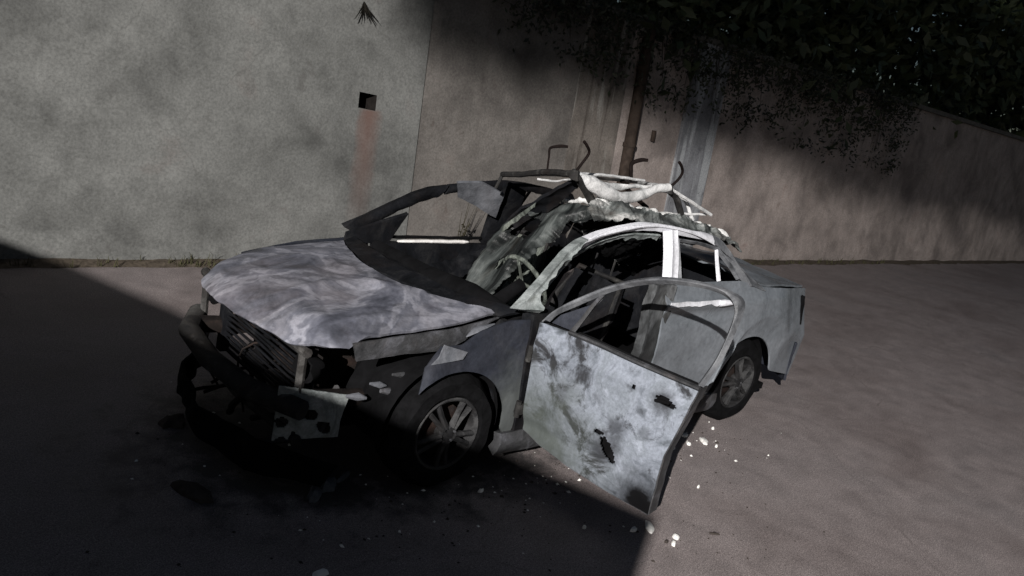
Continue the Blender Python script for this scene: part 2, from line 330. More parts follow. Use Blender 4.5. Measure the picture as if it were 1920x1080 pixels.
def wall_block(name, x0, x1, mat, parent, out=0.0, depth=.2, h=WH, hole=None, nx=1):
    """one bay of the wall, front face at 'out'; hole = (xa, xb, za, zb, tilt)"""
    mb = MB()
    xs = [x0, x1]; zs = [-.15, h]
    if hole:
        xs = [x0, hole[0], hole[1], x1]; zs = [-.15, hole[2], hole[3], h]
    fr = lambda x, z, o: wp(x, z, o)
    V = []; nxx, nz = len(xs), len(zs)
    for x in xs:
        for z in zs:
            tx = 0; tz = 0
            if hole and x in hole[:2] and z in hole[2:4]: tz = (x-hole[0])*-.05*-1
            V.append(fr(x+tx, z+tz, out))
    F = []
    for i in range(nxx-1):
        for j in range(nz-1):
            if hole and i == 1 and j == 1: continue
            a = i*nz+j; F.append((a, a+nz, a+nz+1, a+1))
    mb.add(V, F)
    b0 = [fr(x0, -.15, out-depth), fr(x1, -.15, out-depth), fr(x1, h, out-depth), fr(x0, h, out-depth)]
    f0 = [fr(x0, -.15, out), fr(x1, -.15, out), fr(x1, h, out), fr(x0, h, out)]
    mb.add(f0+b0, [(4, 7, 6, 5), (0, 4, 5, 1), (3, 2, 6, 7), (0, 3, 7, 4), (1, 5, 6, 2)])
    o = mb.build(name, mat, parent, smooth=False)
    return o, V
lw = empty('rendered_wall', (0, WY, 0)); lw_loc = Vector((0, WY, 0))
tag(lw, 'grey rendered wall with a small square opening and rust run beneath it', 'wall')
rw = empty('rendered_wall', (-8, WY, 0)); rw_loc = Vector((-8, WY, 0))
tag(rw, 'set back brownish wall with streaked and peeling render behind the car roof', 'wall')
def put(o, loc): o.location = -Vector(loc); return o
XS = -2.43
hole = (-1.895, -1.70, 1.53, 1.68)
lb, _ = wall_block('bay', XS, 9.0, wl, lw, .015, .215, WH, hole); put(lb, lw_loc)
# recess of the opening, coloured near black
mb = MB(); xa, xb, za, zb = hole; o0, o1 = .015, -.16
tz = lambda x: (x-hole[0])*.05
Vh = [wp(xa, za+tz(xa), o0), wp(xb, za+tz(xb), o0), wp(xb, zb+tz(xb), o0), wp(xa, zb+tz(xa), o0)]
Vh += [wp(xa+.01, za, o1), wp(xb-.01, za, o1), wp(xb-.01, zb, o1), wp(xa+.01, zb, o1)]
mb.add(Vh, [(0, 1, 5, 4), (1, 2, 6, 5), (2, 3, 7, 6), (3, 0, 4, 7), (4, 5, 6, 7)])
put(mb.build('opening', plain('opening_dark', (.016, .014, .013), .95, 0, 15, .4), lw, smooth=False), lw_loc)
bays = [(-4.62, XS, wm, .0), (-5.47, -4.62, wk, .004), (-6.72, -5.47, wr, .0), (-7.5, -6.72, wb, .05), (-60, -7.5, wr, 0)]
for x0, x1, mt, out in bays:
    o, _ = wall_block('bay', x0, x1, mt, rw, out, .2+out, WH); put(o, rw_loc)
for (x0, x1, par, loc, out) in ((XS, 9.0, lw, lw_loc, .015), (-60, XS, rw, rw_loc, 0.0)):
    mb = MB(); c0 = [wp(x0, WH+.003, out+.05), wp(x1, WH+.003, out+.05), wp(x1, WH+.003, -.26), wp(x0, WH+.003, -.26)]
    c1 = [p+Vector((0, 0, .08)) for p in c0]
    mb.add(c0+c1, [(0, 1, 2, 3), (4, 7, 6, 5), (0, 4, 5, 1), (1, 5, 6, 2), (2, 6, 7, 3), (3, 7, 4, 0)])
    put(mb.build('coping', wc, par, smooth=False), loc)
# drain pipe fixed to the wall
dp = empty('drain_pipe', wp(-5.62, 0, .07)); tag(dp, 'dark vertical drain pipe fixed to the wall behind the roof rack', 'drain pipe')
pm = plain('brown_pipe', (.045, .034, .028), .75, 0, 9, .4)
mb = MB(); mb.tube([wp(-5.655, z, .075) for z in (0, .6, 1.2, 1.8, 2.4, 3.0)], .075, 12)
put(mb.build('pipe', pm, dp), wp(-5.62, 0, .07))
for z in (.6, 1.55, 2.5):
    mb = MB(); mb.tube([wp(-5.655, z, .075), wp(-5.655, z+.05, .075)], .088, 12); put(mb.build('bracket', pm, dp), wp(-5.62, 0, .07))
mb = MB(); mb.tube([wp(-6.15+.0, z, .03) for z in (1.66, 1.80)], .03, 8)
tag(mb.build('vent_pipe_stub', pm), 'short dark stub of pipe sticking on the pinkish wall', 'pipe')

# ------------------------------------------------------------------ the burnt car
car = empty('burnt_car'); tag(car, 'burnt out silver saloon car with its front door hanging open', 'car')
def tumble(z):       # half width of the body side at height z
    return float(np.interp(z, [0, .2, .4, .7, .92, .98, 1.08, 1.38, 1.45], [.78, .80, .845, .862, .858, .845, .81, .665, .62]))
def sidept(x, z, o=0.0, s=1): return (x, s*(tumble(z)+o), z)

outer = [(-.26, .845, .985), (-.43, .80, 1.10), (-.71, .71, 1.28), (-.89, .68, 1.34), (-1.08, .66, 1.38), (-1.38, .64, 1.42), (-1.61, .64, 1.41), (-1.91, .66, 1.38), (-2.21, .70, 1.29), (-2.55, .75, 1.10), (-2.72, .78, 1.00)]
inner = [(-.44, .87, .96), (-.48, .83, 1.04), (-.60, .79, 1.13), (-.78, .73, 1.24), (-.97, .69, 1.31), (-1.19, .67, 1.355), (-1.39, .66, 1.37), (-1.57, .67, 1.37), (-1.90, .68, 1.34), (-2.13, .70, 1.305), (-2.38, .745, 1.13), (-2.5, .79, 1.02)]
# near side: windscreen pillar (grey, ragged on the door side) and the white-burnt roof rail
def cut(pl, xa, xb): 
    p = smooth_pl(pl, 120); return [tuple(q) for q in p if xb <= q[0] <= xa]
strip('windscreen_pillar', cut(outer, 0, -.86), cut(inner, 0, -.84), M['pillar'], car, 46, .05, 1, .012, 8, .004, rag=.18, smoothed=False)
strip('roof_rail', cut(outer, -.84, -2.12), cut(inner, -.82, -2.05), M['white'], car, 50, .05, 1, .014, 8, .003, rag=.05, smoothed=False)
strip('rear_pillar', cut(outer, -2.1, -2.8), cut(inner, -2.03, -2.6), M['frame'], car, 24, .05, 1, .012, 6, .004, smoothed=False)
# second, inner flange under the rail (dark gap then grey lip)
lipA = [(x, y-.025, z-.02) for x, y, z in cut(inner, -.5, -1.62)]; lipB = [(x, y-.05, z-.055) for x, y, z in cut(inner, -.5, -1.62)]
strip('door_seal_flange', lipA, lipB, M['pillar'], car, 50, .012, 1, .004, 4, .006, rag=.6, smoothed=False)
# centre pillar
strip('centre_pillar', [(-1.575, .676, 1.375), (-1.545, .75, 1.22), (-1.515, .805, 1.09)],
      [(-1.67, .676, 1.372), (-1.645, .75, 1.22), (-1.615, .805, 1.085)], M['white'], car, 30, .06, -1, .01, 6, .002)
strip('lower_centre_pillar', [(-1.40, .79, 1.085), (-1.42, .79, .6), (-1.44, .78, .26)], [(-1.615, .80, 1.08), (-1.58, .80, .6), (-1.62, .79, .26)], M['lpillar'], car, 24, .06, -1, .01, 8, .02)
# hinge pillar and sill
strip('hinge_pillar', [(-.40, .80, .95), (-.42, .80, .6), (-.44, .79, .25)], [(-.60, .79, .95), (-.60, .79, .6), (-.62, .78, .25)], M['inner'], car, 16, .08, -1, .006, 5, .006)
for s in (1, -1):
    sl = coons([(-.35, s*.80, .17), (-2.35, s*.80, .17)], [(-.35, s*.82, .27), (-2.35, s*.82, .27)], [(-.35, s*.80, .17), (-.35, s*.83, .22), (-.35, s*.82, .27)], [(-2.35, s*.80, .17), (-2.35, s*.83, .22), (-2.35, s*.82, .27)], 40, 6)
    sheet('sill', sl, M['rail'] if s > 0 else M['inner'], car, .06, -s, .008, 5)
# far side frame, mirrored, with its own soot
fo, fi = mir(outer), mir(inner); fo[:, 2] -= .03; fi[:, 2] -= .03
fo = [tuple(p) for p in fo]; fi = [tuple(p) for p in fi]
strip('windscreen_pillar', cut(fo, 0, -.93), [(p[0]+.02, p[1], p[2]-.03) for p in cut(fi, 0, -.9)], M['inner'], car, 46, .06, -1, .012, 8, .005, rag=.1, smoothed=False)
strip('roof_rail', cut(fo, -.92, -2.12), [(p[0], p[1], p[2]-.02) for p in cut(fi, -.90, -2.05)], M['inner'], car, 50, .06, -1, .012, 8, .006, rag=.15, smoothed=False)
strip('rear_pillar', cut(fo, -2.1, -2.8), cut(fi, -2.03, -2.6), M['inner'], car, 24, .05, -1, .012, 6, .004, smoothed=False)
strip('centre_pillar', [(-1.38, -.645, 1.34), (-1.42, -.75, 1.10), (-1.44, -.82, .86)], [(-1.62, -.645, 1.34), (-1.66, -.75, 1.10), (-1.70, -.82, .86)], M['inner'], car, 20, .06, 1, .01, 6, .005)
# pale corner of the header left on the far pillar
P = coons([(-1.03, -.70, 1.235), (-1.22, -.70, 1.17), (-1.40, -.68, 1.10)], [(-.95, -.62, 1.34), (-1.14, -.60, 1.365), (-1.36, -.60, 1.30)], [(-1.03, -.70, 1.235), (-.95, -.62, 1.34)], [(-1.40, -.68, 1.10), (-1.36, -.60, 1.30)], 16, 10)
sheet('header_corner', P, M['wingtip'], car, .02, 1, .012, 7)
# far quarter panel in the corner of the far window
P = coons([(-.26, -.80, .86), (-.60, -.815, .86)], [(-.26, -.80, .93), (-.68, -.75, 1.085)], [(-.26, -.80, .86), (-.26, -.80, .93)], [(-.60, -.815, .86), (-.68, -.75, 1.085)], 14, 10)
sheet('sail_panel', P, M['inner'], car, .03, 1, .006, 8)

# bonnet
rear = [(-.33, .70, .905), (-.20, .60, .92), (-.05, .42, .925), (.02, .20, .925), (.02, -.10, .925), (-.06, -.42, .92), (-.18, -.70, .905)]
front = [(.55, .70, .815), (.68, .62, .80), (.80, .40, .80), (.86, .1, .80), (.86, -.2, .79), (.78, -.5, .77), (.62, -.68, .76)]
near = [(-.33, .70, .905), (-.04, .715, .865), (.25, .715, .845), (.55, .70, .815)]
far = [(-.18, -.70, .905), (.11, -.72, .87), (.40, -.71, .83), (.62, -.68, .76)]
P = coons(smooth_pl(rear), smooth_pl(front), smooth_pl(near), smooth_pl(far), 90, 70)
for i in range(90):
    for j in range(70):
        u, v = i/89, j/69; x, y, z = P[i, j]
        w = .022*math.sin(math.pi*u)**.7*math.sin(math.pi*(v*.8+.1))
        e = math.hypot((x-.36)/.30, (y-.36)/.22)                     # buckled ring where the heat lifted the skin
        w += .016*math.exp(-((e-1)/.22)**2)-.014*math.exp(-(e/.8)**2)
        w += .003*noise.noise(Vector((x*3, y*3, 1)))+.0025*noise.noise(Vector((x*9, y*9, 4)))
        w += .010*(1-abs(noise.noise(Vector((x*2.6+y*1.2, y*3.2-x*.8, 2)))))**6-.007*(1-abs(noise.noise(Vector((x*4.1, y*3.7, 6)))))**8
        if v > .86: w -= .05*((v-.86)/.14)**2*(1+.6*noise.noise(Vector((y*7, 3, 2))))
        P[i, j, 2] += w
sheet('bonnet', P, M['hood'], car, .014, 1 if normals(P)[40, 30][2] > 0 else -1)
# flange hanging below the bonnet's near edge
strip('bonnet_flange', [(-.33, .715, .893), (-.04, .728, .845), (.25, .728, .825), (.54, .712, .797)], [(-.30, .712, .875), (-.03, .715, .735), (.26, .71, .72), (.50, .70, .70)], M['rail'], car, 40, .012, 1, .006, 8, .006)
mb = MB(); mb.tube([(-.28, .735, .86), (-.16, .74, .835), (-.10, .74, .80)], [.006, .03, .004], 8, .004, .35); mb.build('bonnet_hinge', M['wingtip'], car)
# near front wing: burnt off in front, arch round the wheel
top = [(-.475, .865, .925), (-.3, .845, .915), (-.12, .835, .865), (.0, .835, .80), (.12, .835, .80)]
frt = [(.215, .84, .56), (.20, .84, .70), (.12, .835, .80)]
arch = [(-.43, .845, .22), (-.36, .855, .30)]+[(-.01+.355*math.cos(a), .858, .32+.345*math.sin(a)) for a in np.linspace(math.radians(165), math.radians(48), 14)]
arch[-1] = (.215, .84, .56)
rr = [(-.43, .845, .22), (-.475, .862, .42), (-.495, .865, .62), (-.475, .865, .925)]
P = coons(arch, top, rr, frt, 50, 36)
sheet('front_wing', P, M['fender'], car, .012, 1 if normals(P)[20, 18][1] > 0 else -1, .010, 5, fine=.002)
# torn bright tip of the wing
P = coons([(.175, .85, .715), (.0, .865, .735)], [(.115, .848, .812), (-.03, .86, .768)], [(.175, .85, .715), (.135, .85, .755), (.115, .848, .812)], [(.0, .865, .735), (-.03, .86, .768)], 14, 8)
sheet('torn_wing_tip', P, M['wingtip'], car, .008, 1 if normals(P)[7, 4][1] > 0 else -1, .008, 9)
# far wing
P = coons([(-.43, -.84, .22), (-.36, -.85, .36), (-.2, -.855, .6), (.0, -.855, .665), (.22, -.855, .58), (.33, -.845, .36)], [(-.47, -.86, .90), (.10, -.79, .865), (.45, -.76, .80)], [(-.43, -.84, .22), (-.47, -.86, .90)], [(.33, -.845, .36), (.45, -.76, .80)], 40, 26)
sheet('front_wing', P, M['fender'], car, .012, -1, .008, 5)
# scuttle, fire wall, dash, floor
P = coons([(-.32, .72, .885), (-.1, .45, .90), (-.02, 0, .90), (-.1, -.45, .895), (-.2, -.72, .88)], [(-.42, .78, .93), (-.25, .45, .92), (-.17, 0, .92), (-.22, -.45, .915), (-.30, -.76, .90)], [(-.32, .72, .885), (-.42, .78, .93)], [(-.2, -.72, .88), (-.30, -.76, .90)], 40, 8)
sheet('scuttle', P, M['inner'], car, .02, 1, .01, 9)
mb = MB(); mb.box((-.36, 0, .56), (.04, 1.52, .62)); mb.build('fire_wall', M['inner'], car, smooth=False)
mb = MB(); mb.box((-1.75, 0, .19), (2.9, 1.5, .05)); mb.box((-1.4, 0, .26), (1.8, .26, .12)); mb.build('floor_pan', M['soot'], car, smooth=False)
mb = MB(); mb.tube([(-.50, .74, .84), (-.47, .3, .86), (-.50, -.2, .82), (-.46, -.74, .84)], [.05, .07, .06, .05], 10, .03); mb.build('dash_beam', M['soot'], car)

def crumple(name, P, mat, amp, sc, th=.012, **k): return sheet(name, P, mat, car, th, 1, amp, sc, fine=amp*.3, **k)
# front seats: bare springs and scorched foam, back leaning
def seat(y0, lean, hgt, mat):
    r = empty('front_seat', (0, 0, 0)); bpy.data.objects.remove(r)
    P = coons([(-1.22, y0-.24, .40), (-1.22, y0+.24, .40)], [(-1.22-lean, y0-.20, hgt), (-1.22-lean, y0+.20, hgt)], [(-1.22, y0-.24, .40), (-1.22-lean*.5, y0-.25, .75), (-1.22-lean, y0-.20, hgt)], [(-1.22, y0+.24, .40), (-1.22-lean*.5, y0+.25, .75), (-1.22-lean, y0+.20, hgt)], 22, 26)
    m_ = np.ones((21, 25), bool)
    for i in range(21):
        for j in range(25):
            if 4 < i < 16 and 6 < j < 22 and noise.noise(Vector((i*.22, j*.22, y0*5))) > .18: m_[i, j] = False
    b = sheet('seat_back', P, mat, car, .05, 1, .03, 6, mask=m_, fine=.01)
    mb = MB(); mb.tube([(-1.22, y0-.24, .35), (-1.22-lean*.6, y0-.24, .8), (-1.24-lean, y0-.19, hgt+.02), (-1.24-lean, y0+.19, hgt+.02), (-1.22-lean*.6, y0+.24, .8), (-1.22, y0+.24, .35)], .018, 8, .006); mb.build('seat_frame', M['rackd'], b)
    for q in (-.08, .08):
        mb = MB(); mb.tube([(-1.24-lean, y0+q, hgt+.01), (-1.26-lean, y0+q, hgt+.14)], .007, 6); mb.build('headrest_post', M['rackd'], b)
    P = coons([(-.72, y0-.25, .42), (-.72, y0+.25, .42)], [(-1.22, y0-.25, .40), (-1.22, y0+.25, .40)], [(-.72, y0-.25, .42), (-1.22, y0-.25, .40)], [(-.72, y0+.25, .42), (-1.22, y0+.25, .40)], 20, 18)
    sheet('seat_cushion', P, M['soot'], car, .1, -1, .03, 6)
seat(.36, .22, .98, M['inner']); seat(-.36, .22, 1.05, M['foam'])
P = coons([(-2.28, -.66, .42), (-2.28, .66, .42)], [(-2.50, -.60, 1.0), (-2.50, .60, 1.0)], [(-2.28, -.66, .42), (-2.50, -.60, 1.0)], [(-2.28, .66, .42), (-2.50, .60, 1.0)], 40, 20)
sheet('rear_seat', P, M['inner'], car, .08, 1, .03, 5)
# steering wheel and column
sw = MB(); cx = Vector((-.86, .30, .94)); ax = Vector((-.8, 0, .5)).normalized(); a1 = Vector((0, 1, 0)); a2 = ax.cross(a1)
sw.tube([cx+(a1*math.cos(t)+a2*math.sin(t))*.175 for t in np.linspace(0, 2*math.pi, 30)], .013, 8, .008, cap=False)
for t in (.2, 2.9, 4.7): sw.tube([cx-ax*.02, cx+(a1*math.cos(t)+a2*math.sin(t))*.175], .010, 6)
so = sw.build('steering_wheel', M['foam'], car)
mb = MB(); mb.tube([cx-ax*.02, cx-ax*.45], [.035, .05], 10, .01); mb.build('steering_column', M['soot'], so)
# charred lining hanging in the windscreen opening: broad ragged strips
def drape(p, w, mat, k, rag=.45):
    p = smooth_pl(p, 30); d = np.gradient(p, axis=0); d /= np.linalg.norm(d, axis=1, keepdims=True)
    view = np.array([.75, .6, .25]); side_ = np.cross(d, view); side_ /= np.linalg.norm(side_, axis=1, keepdims=True)
    ww = np.array([w*(.7+.5*noise.noise(Vector((i*.18, k*3.1, 0)))) for i in range(len(p))])[:, None]
    strip('charred_lining', [tuple(q) for q in p+side_*ww], [tuple(q) for q in p-side_*ww], mat, car, 44, .012, 1, .015, 9, .022, rag=rag, dscale=8, smoothed=False)
# the windscreen itself: softened laminated glass sagging from the roof edge onto the dash, sooty and torn
lf = [(-.56, .07, .80), (-.66, .0, .91), (-.75, -.04, 1.02), (-.90, -.04, 1.18), (-1.02, .01, 1.30), (-1.12, .15, 1.40)]
rt = [(-.59, .35, .83), (-.77, .365, 1.02), (-.92, .405, 1.19), (-1.06, .48, 1.34), (-1.15, .58, 1.43)]
P0 = coons(smooth_pl([(-.56, .07, .80), (-.57, .21, .81), (-.59, .35, .83)]), smooth_pl([(-1.12, .15, 1.40), (-1.14, .38, 1.45), (-1.15, .58, 1.43)]), smooth_pl(lf), smooth_pl(rt), 80, 150)
P = P0.copy(); ug = np.linspace(0, 1, 80)
for j in range(150):
    v = j/149; tear = lambda q: .5*noise.noise(Vector((v*7, q, 1)))+.35*noise.noise(Vector((v*19, q, 4)))+.15*noise.noise(Vector((v*47, q, 8)))
    ua = max(.02+.10*(.5+tear(3.3)), 0); ub = max(.10+.20*(.4+tear(8.1)), 0)
    for k in range(3): P[:, j, k] = np.interp(ug+ua*(1-ug)**5-ub*ug**5, ug, P0[:, j, k])
m_ = np.ones((79, 149), bool)
for i in range(79):
    for j in range(149):
        p = P[i, j]; e = .5*noise.noise(Vector((i*.09, j*.085, 2)))+.3*noise.noise(Vector((i*.23, j*.21, 7)))
        for c_, a_, b_ in (((-.985, .10, 1.24), .12, .06), ((-.80, .16, 1.04), .038, .065)):
            if math.hypot((p[1]-c_[1])/a_, (p[2]-c_[2])/b_)+e*.7 < 1: m_[i, j] = False
for i in range(80):
    for j in range(150):
        u, v = i/79, j/149
        P[i, j] += np.array([.75, .1, .65])*(.035*math.sin(u*9+v*2.5)*math.sin(math.pi*v)+.02*noise.noise(Vector((u*4, v*3, 3))))
sheet('windscreen', P, M['glass'], car, .008, 1 if normals(P)[40, 70][0] > 0 else -1, .012, 7, mask=m_)
drape([(-.62, -.36, .80), (-.95, -.36, .88), (-1.20, -.34, 1.02)], .07, M['inner'], 3, .2)

# collapsed roof skin: crests along the near rail, sags into the cabin, ragged front edge
nu, nv = 190, 90; P = np.zeros((nu, nv, 3))
for i in range(nu):
    u = i/(nu-1)
    for j in range(nv):
        v = j/(nv-1)
        fx = -1.00-1.0*v*v*1.6+.10*noise.noise(Vector((v*6, 2, 3)))*1.0
        x = fx+(-2.62-fx)*u
        y = .615-.80*v
        zr = float(np.interp(x, [-2.62, -2.33, -2.04, -1.74, -1.41, -1.2, -.9], [1.25, 1.345, 1.385, 1.425, 1.455, 1.47, 1.46]))
        sag = float(np.interp(v, [0, .07, .16, .28, .45, .7, 1], [-.05, .035, .03, -.06, -.22, -.36, -.52]))
        sag *= float(np.interp(u, [0, .15, .6, .85, 1], [1.0, 1.0, .9, .4, .2])) if sag < 0 else 1
        z = zr+sag
        q = Vector((x, y, 0))
        z += .030*noise.noise(Vector((x*5, y*7, 1)))+.022*noise.noise(Vector((x*13, y*15, 5)))+.015*noise.noise(Vector((x*32, y*34, 9)))+.008*noise.noise(Vector((x*70, y*74, 3)))
        P[i, j] = (x, y+.02*noise.noise(Vector((x*10, y*9, 7))), z)
mk = np.ones((nu-1, nv-1), bool)
for i in range(nu-1):
    for j in range(nv-1):
        if noise.noise(Vector((i*.075, j*.125, 4.2)))+.5*noise.noise(Vector((i*.17, j*.27, 1))) > .52 and j > 15: mk[i, j] = False
        if i < 3+5*abs(noise.noise(Vector((j*.35, 0, 8)))) and j > 4: mk[i, j] = False
sheet('roof_skin', P, M['roof'], car, .010, 1 if normals(P)[90, 6][2] > 0 else -1, mask=mk, back=M['soot'])
# white ash piled along the near edge of the roof
mb = MB(); pts = [(x, .47+.05*noise.noise(Vector((x*6, 0, 0))), float(np.interp(x, [-2.6, -2.3, -2.0, -1.74, -1.38, -1.12, -.85], [1.30, 1.375, 1.415, 1.445, 1.475, 1.49, 1.48]))+.015*noise.noise(Vector((x*9, 3, 0)))) for x in np.linspace(-1.12, -2.62, 90)]
mb.tube(pts, [.026+.022*noise.noise(Vector((p[0]*11, 1, 1))) for p in pts], 12, .042, .8); mb.build('ash_ridge', M['ash'], car)
pts = smooth_pl([(-1.00, .0, 1.30), (-1.07, .10, 1.375), (-1.12, .20, 1.43), (-1.13, .34, 1.475), (-1.15, .46, 1.49)], 40)
mb = MB(); mb.tube(pts, [.016+.014*noise.noise(Vector((i*.5, 4, 1))) for i in range(len(pts))], 9, .028, .7); mb.build('ash_ridge', M['ash'], car)

# fallen front bow of the roof: from the rack down to the middle of the dash
A = [(-.93, .47, 1.635), (-.95, .30, 1.52), (-.95, .10, 1.385), (-.97, -.06, 1.27), (-.95, -.16, 1.06), (-.92, -.24, .88), (-.9, -.30, .76)]
B = [(-1.02, .42, 1.56), (-1.06, .24, 1.42), (-1.06, .08, 1.29), (-1.05, -.02, 1.18), (-1.02, -.08, 1.03), (-.98, -.14, .88), (-.96, -.2, .76)]
strip('fallen_roof_bow', A, B, M['inner'], car, 50, .02, -1, .02, 8, .015, rag=.15)
A = [(-.955, .30, 1.455), (-.96, .16, 1.34), (-.96, .04, 1.235)]; B = [(-.965, .29, 1.425), (-.97, .16, 1.305), (-.965, .05, 1.20)]
strip('bow_lip', [(x+.12, y-.02, z-.03) for x, y, z in A], [(x+.12, y-.02, z-.03) for x, y, z in B], M['foam'], car, 20, .006, 1, .002, 4, .004, rag=.5)

# ---- open front door, hinged at the front
TH = math.radians(78); DH = np.array([-.45, .872, 0]); DD = np.array([-math.cos(TH), math.sin(TH), 0]); DN = np.array([math.sin(TH), math.cos(TH), 0])
def dpt(s, z, o=0.0):
    bow = .035*math.sin(math.pi*min(max((z-.2)/.75, 0), 1))            # the outer skin bulges
    if z > .93: bow = -.30*(z-.93)*.9                                   # frame leans in
    return tuple(DH+DD*s+DN*(bow+o)+np.array([0, 0, z]))
door = empty('front_door', (0, 0, 0)); door.parent = car; door['label'] = 'open front door with ash grey burnt skin'
bot = [dpt(s, z) for s, z in ((.06, .325), (.168, .285), (.352, .245), (.557, .22), (.748, .208), (.85, .205))]
topd = [dpt(s, z) for s, z in ((.02, .918), (.227, .926), (.404, .924), (.62, .915), (.938, .909))]
lef = [dpt(s, z) for s, z in ((.06, .325), (.045, .43), (.042, .573), (.026, .78), (.02, .918))]
rig = [dpt(s, z) for s, z in ((.85, .205), (.855, .335), (.865, .537), (.90, .70), (.92, .80), (.938, .909))]
P = coons(bot, topd, lef, rig, 100, 80)
def dcoord(p): q = np.array(p)-DH; return float(q@DD), float(q[2])
m_ = np.ones((99, 79), bool)
for i in range(99):
    for j in range(79):
        s, z = dcoord(P[i, j]); e = .55*noise.noise(Vector((s*16, z*16, 3)))+.35*noise.noise(Vector((s*40, z*40, 1)))
        for (cs, cz, a, b, tl) in ((.565, .43, .075, .030, -.9), (.80, .785, .055, .020, -.15), (.623, .79, .012, .012, 0), (.50, .50, .03, .015, 0)):
            ds, dz = s-cs, z-cz; c_, s_ = math.cos(tl), math.sin(tl)
            q = math.hypot((ds*c_+dz*s_)/a, (-ds*s_+dz*c_)/b)
            if q+e*.55 < 1: m_[i, j] = False
for i in range(100):
    for j in range(80):
        s, z = dcoord(P[i, j])
        w = .006*noise.noise(Vector((s*7, z*7, 2)))+.003*noise.noise(Vector((s*18, z*18, 6)))
        w += .010*math.exp(-((z-.80-.02*s)/.03)**2)-.010*math.exp(-((z-.36)/.035)**2)      # swage line and lower crease
        P[i, j] += DN*w
sgn = 1 if float(normals(P)[50, 40]@DN) > 0 else -1
sheet('outer_skin', P, M['door'], door, .008, sgn, mask=m_)
Pi = P.copy()
for i in range(100):
    for j in range(80): Pi[i, j] = P[i, j]-DN*(.085+.015*noise.noise(Vector(P[i, j])*6))
sheet('inner_skin', Pi[::2, ::2], M['soot'], door, .008, sgn)
# edges of the door shell
for nm, e0 in (('door_edge', P[-1]), ('door_edge', P[0]), ('door_edge', P[:, 0])):
    e1 = e0-DN*.085
    strip(nm, [tuple(q) for q in e0-DN*.004], [tuple(q) for q in e1], M['rail'] if e0 is not P[0] else M['fender'], door, 40, .006, 1, .002, 4, .002, smoothed=False)
# waist strip along the top of the skin
strip('waist_strip', [dpt(s, z, .010) for s, z in ((.21, .938), (.404, .938), (.62, .930), (.945, .924))], [dpt(s, z, .012) for s, z in ((.21, .916), (.404, .914), (.62, .905), (.945, .900))], M['rail'], door, 30, .02, -1 if sgn < 0 else 1, .004, 4, .001)
# window frame: outer outline to inner outline
fout = [(.03, .93), (.074, .998), (.168, 1.087), (.302, 1.192), (.422, 1.263), (.541, 1.316), (.674, 1.349), (.807, 1.365), (.92, 1.363), (1.00, 1.33), (1.005, 1.2), (.99, 1.05), (.955, .92)]
fin = [(.225, .93), (.253, 1.013), (.275, 1.095), (.325, 1.168), (.42, 1.224), (.54, 1.279), (.659, 1.313), (.79, 1.334), (.90, 1.332), (.962, 1.29), (.970, 1.18), (.957, 1.05), (.924, .925)]
# split so that the front quarter (triangular light) is its own opening
fr1o = [(.03, .93), (.074, .998), (.168, 1.087), (.302, 1.192)]+fout[4:]
fr1i = [(.075, .935), (.105, .985), (.19, 1.055), (.318, 1.158)]+fin[4:]
strip('window_frame', [dpt(*q) for q in fr1o], [dpt(*q) for q in fr1i], M['frame'], door, 90, .03, sgn, .006, 6, .003)
strip('quarter_post', [dpt(.200, .93), dpt(.235, 1.01), dpt(.262, 1.085), dpt(.285, 1.13)], [dpt(.232, .93), dpt(.260, 1.01), dpt(.288, 1.09), dpt(.318, 1.155)], M['rail'], door, 14, .03, -sgn, .004, 4, .002)
P3 = coons([dpt(.08, .932, -.012), dpt(.20, .932, -.012)], [dpt(.115, .985, -.012), dpt(.26, 1.085, -.012)], [dpt(.08, .932, -.012), dpt(.115, .985, -.012)], [dpt(.20, .932, -.012), dpt(.26, 1.085, -.012)], 8, 6)
sheet('quarter_panel', P3, M['fender'], door, .008, 1)
for z in (.42, .74):
    mb = MB(); mb.box((-.455, .85, z), (.06, .10, .06)); mb.tube([(-.43, .885, z-.045), (-.43, .885, z+.045)], .016, 8); mb.build('hinge', M['rackd'], door, smooth=False)
# pull handle half burnt away
mb = MB(); hp = [dpt(s, .785+.012*math.sin(i), .02) for i, s in enumerate((.755, .79, .83))]; mb.tube(hp, [.008, .012, .007], 8, .006); mb.build('handle', M['soot'], door)

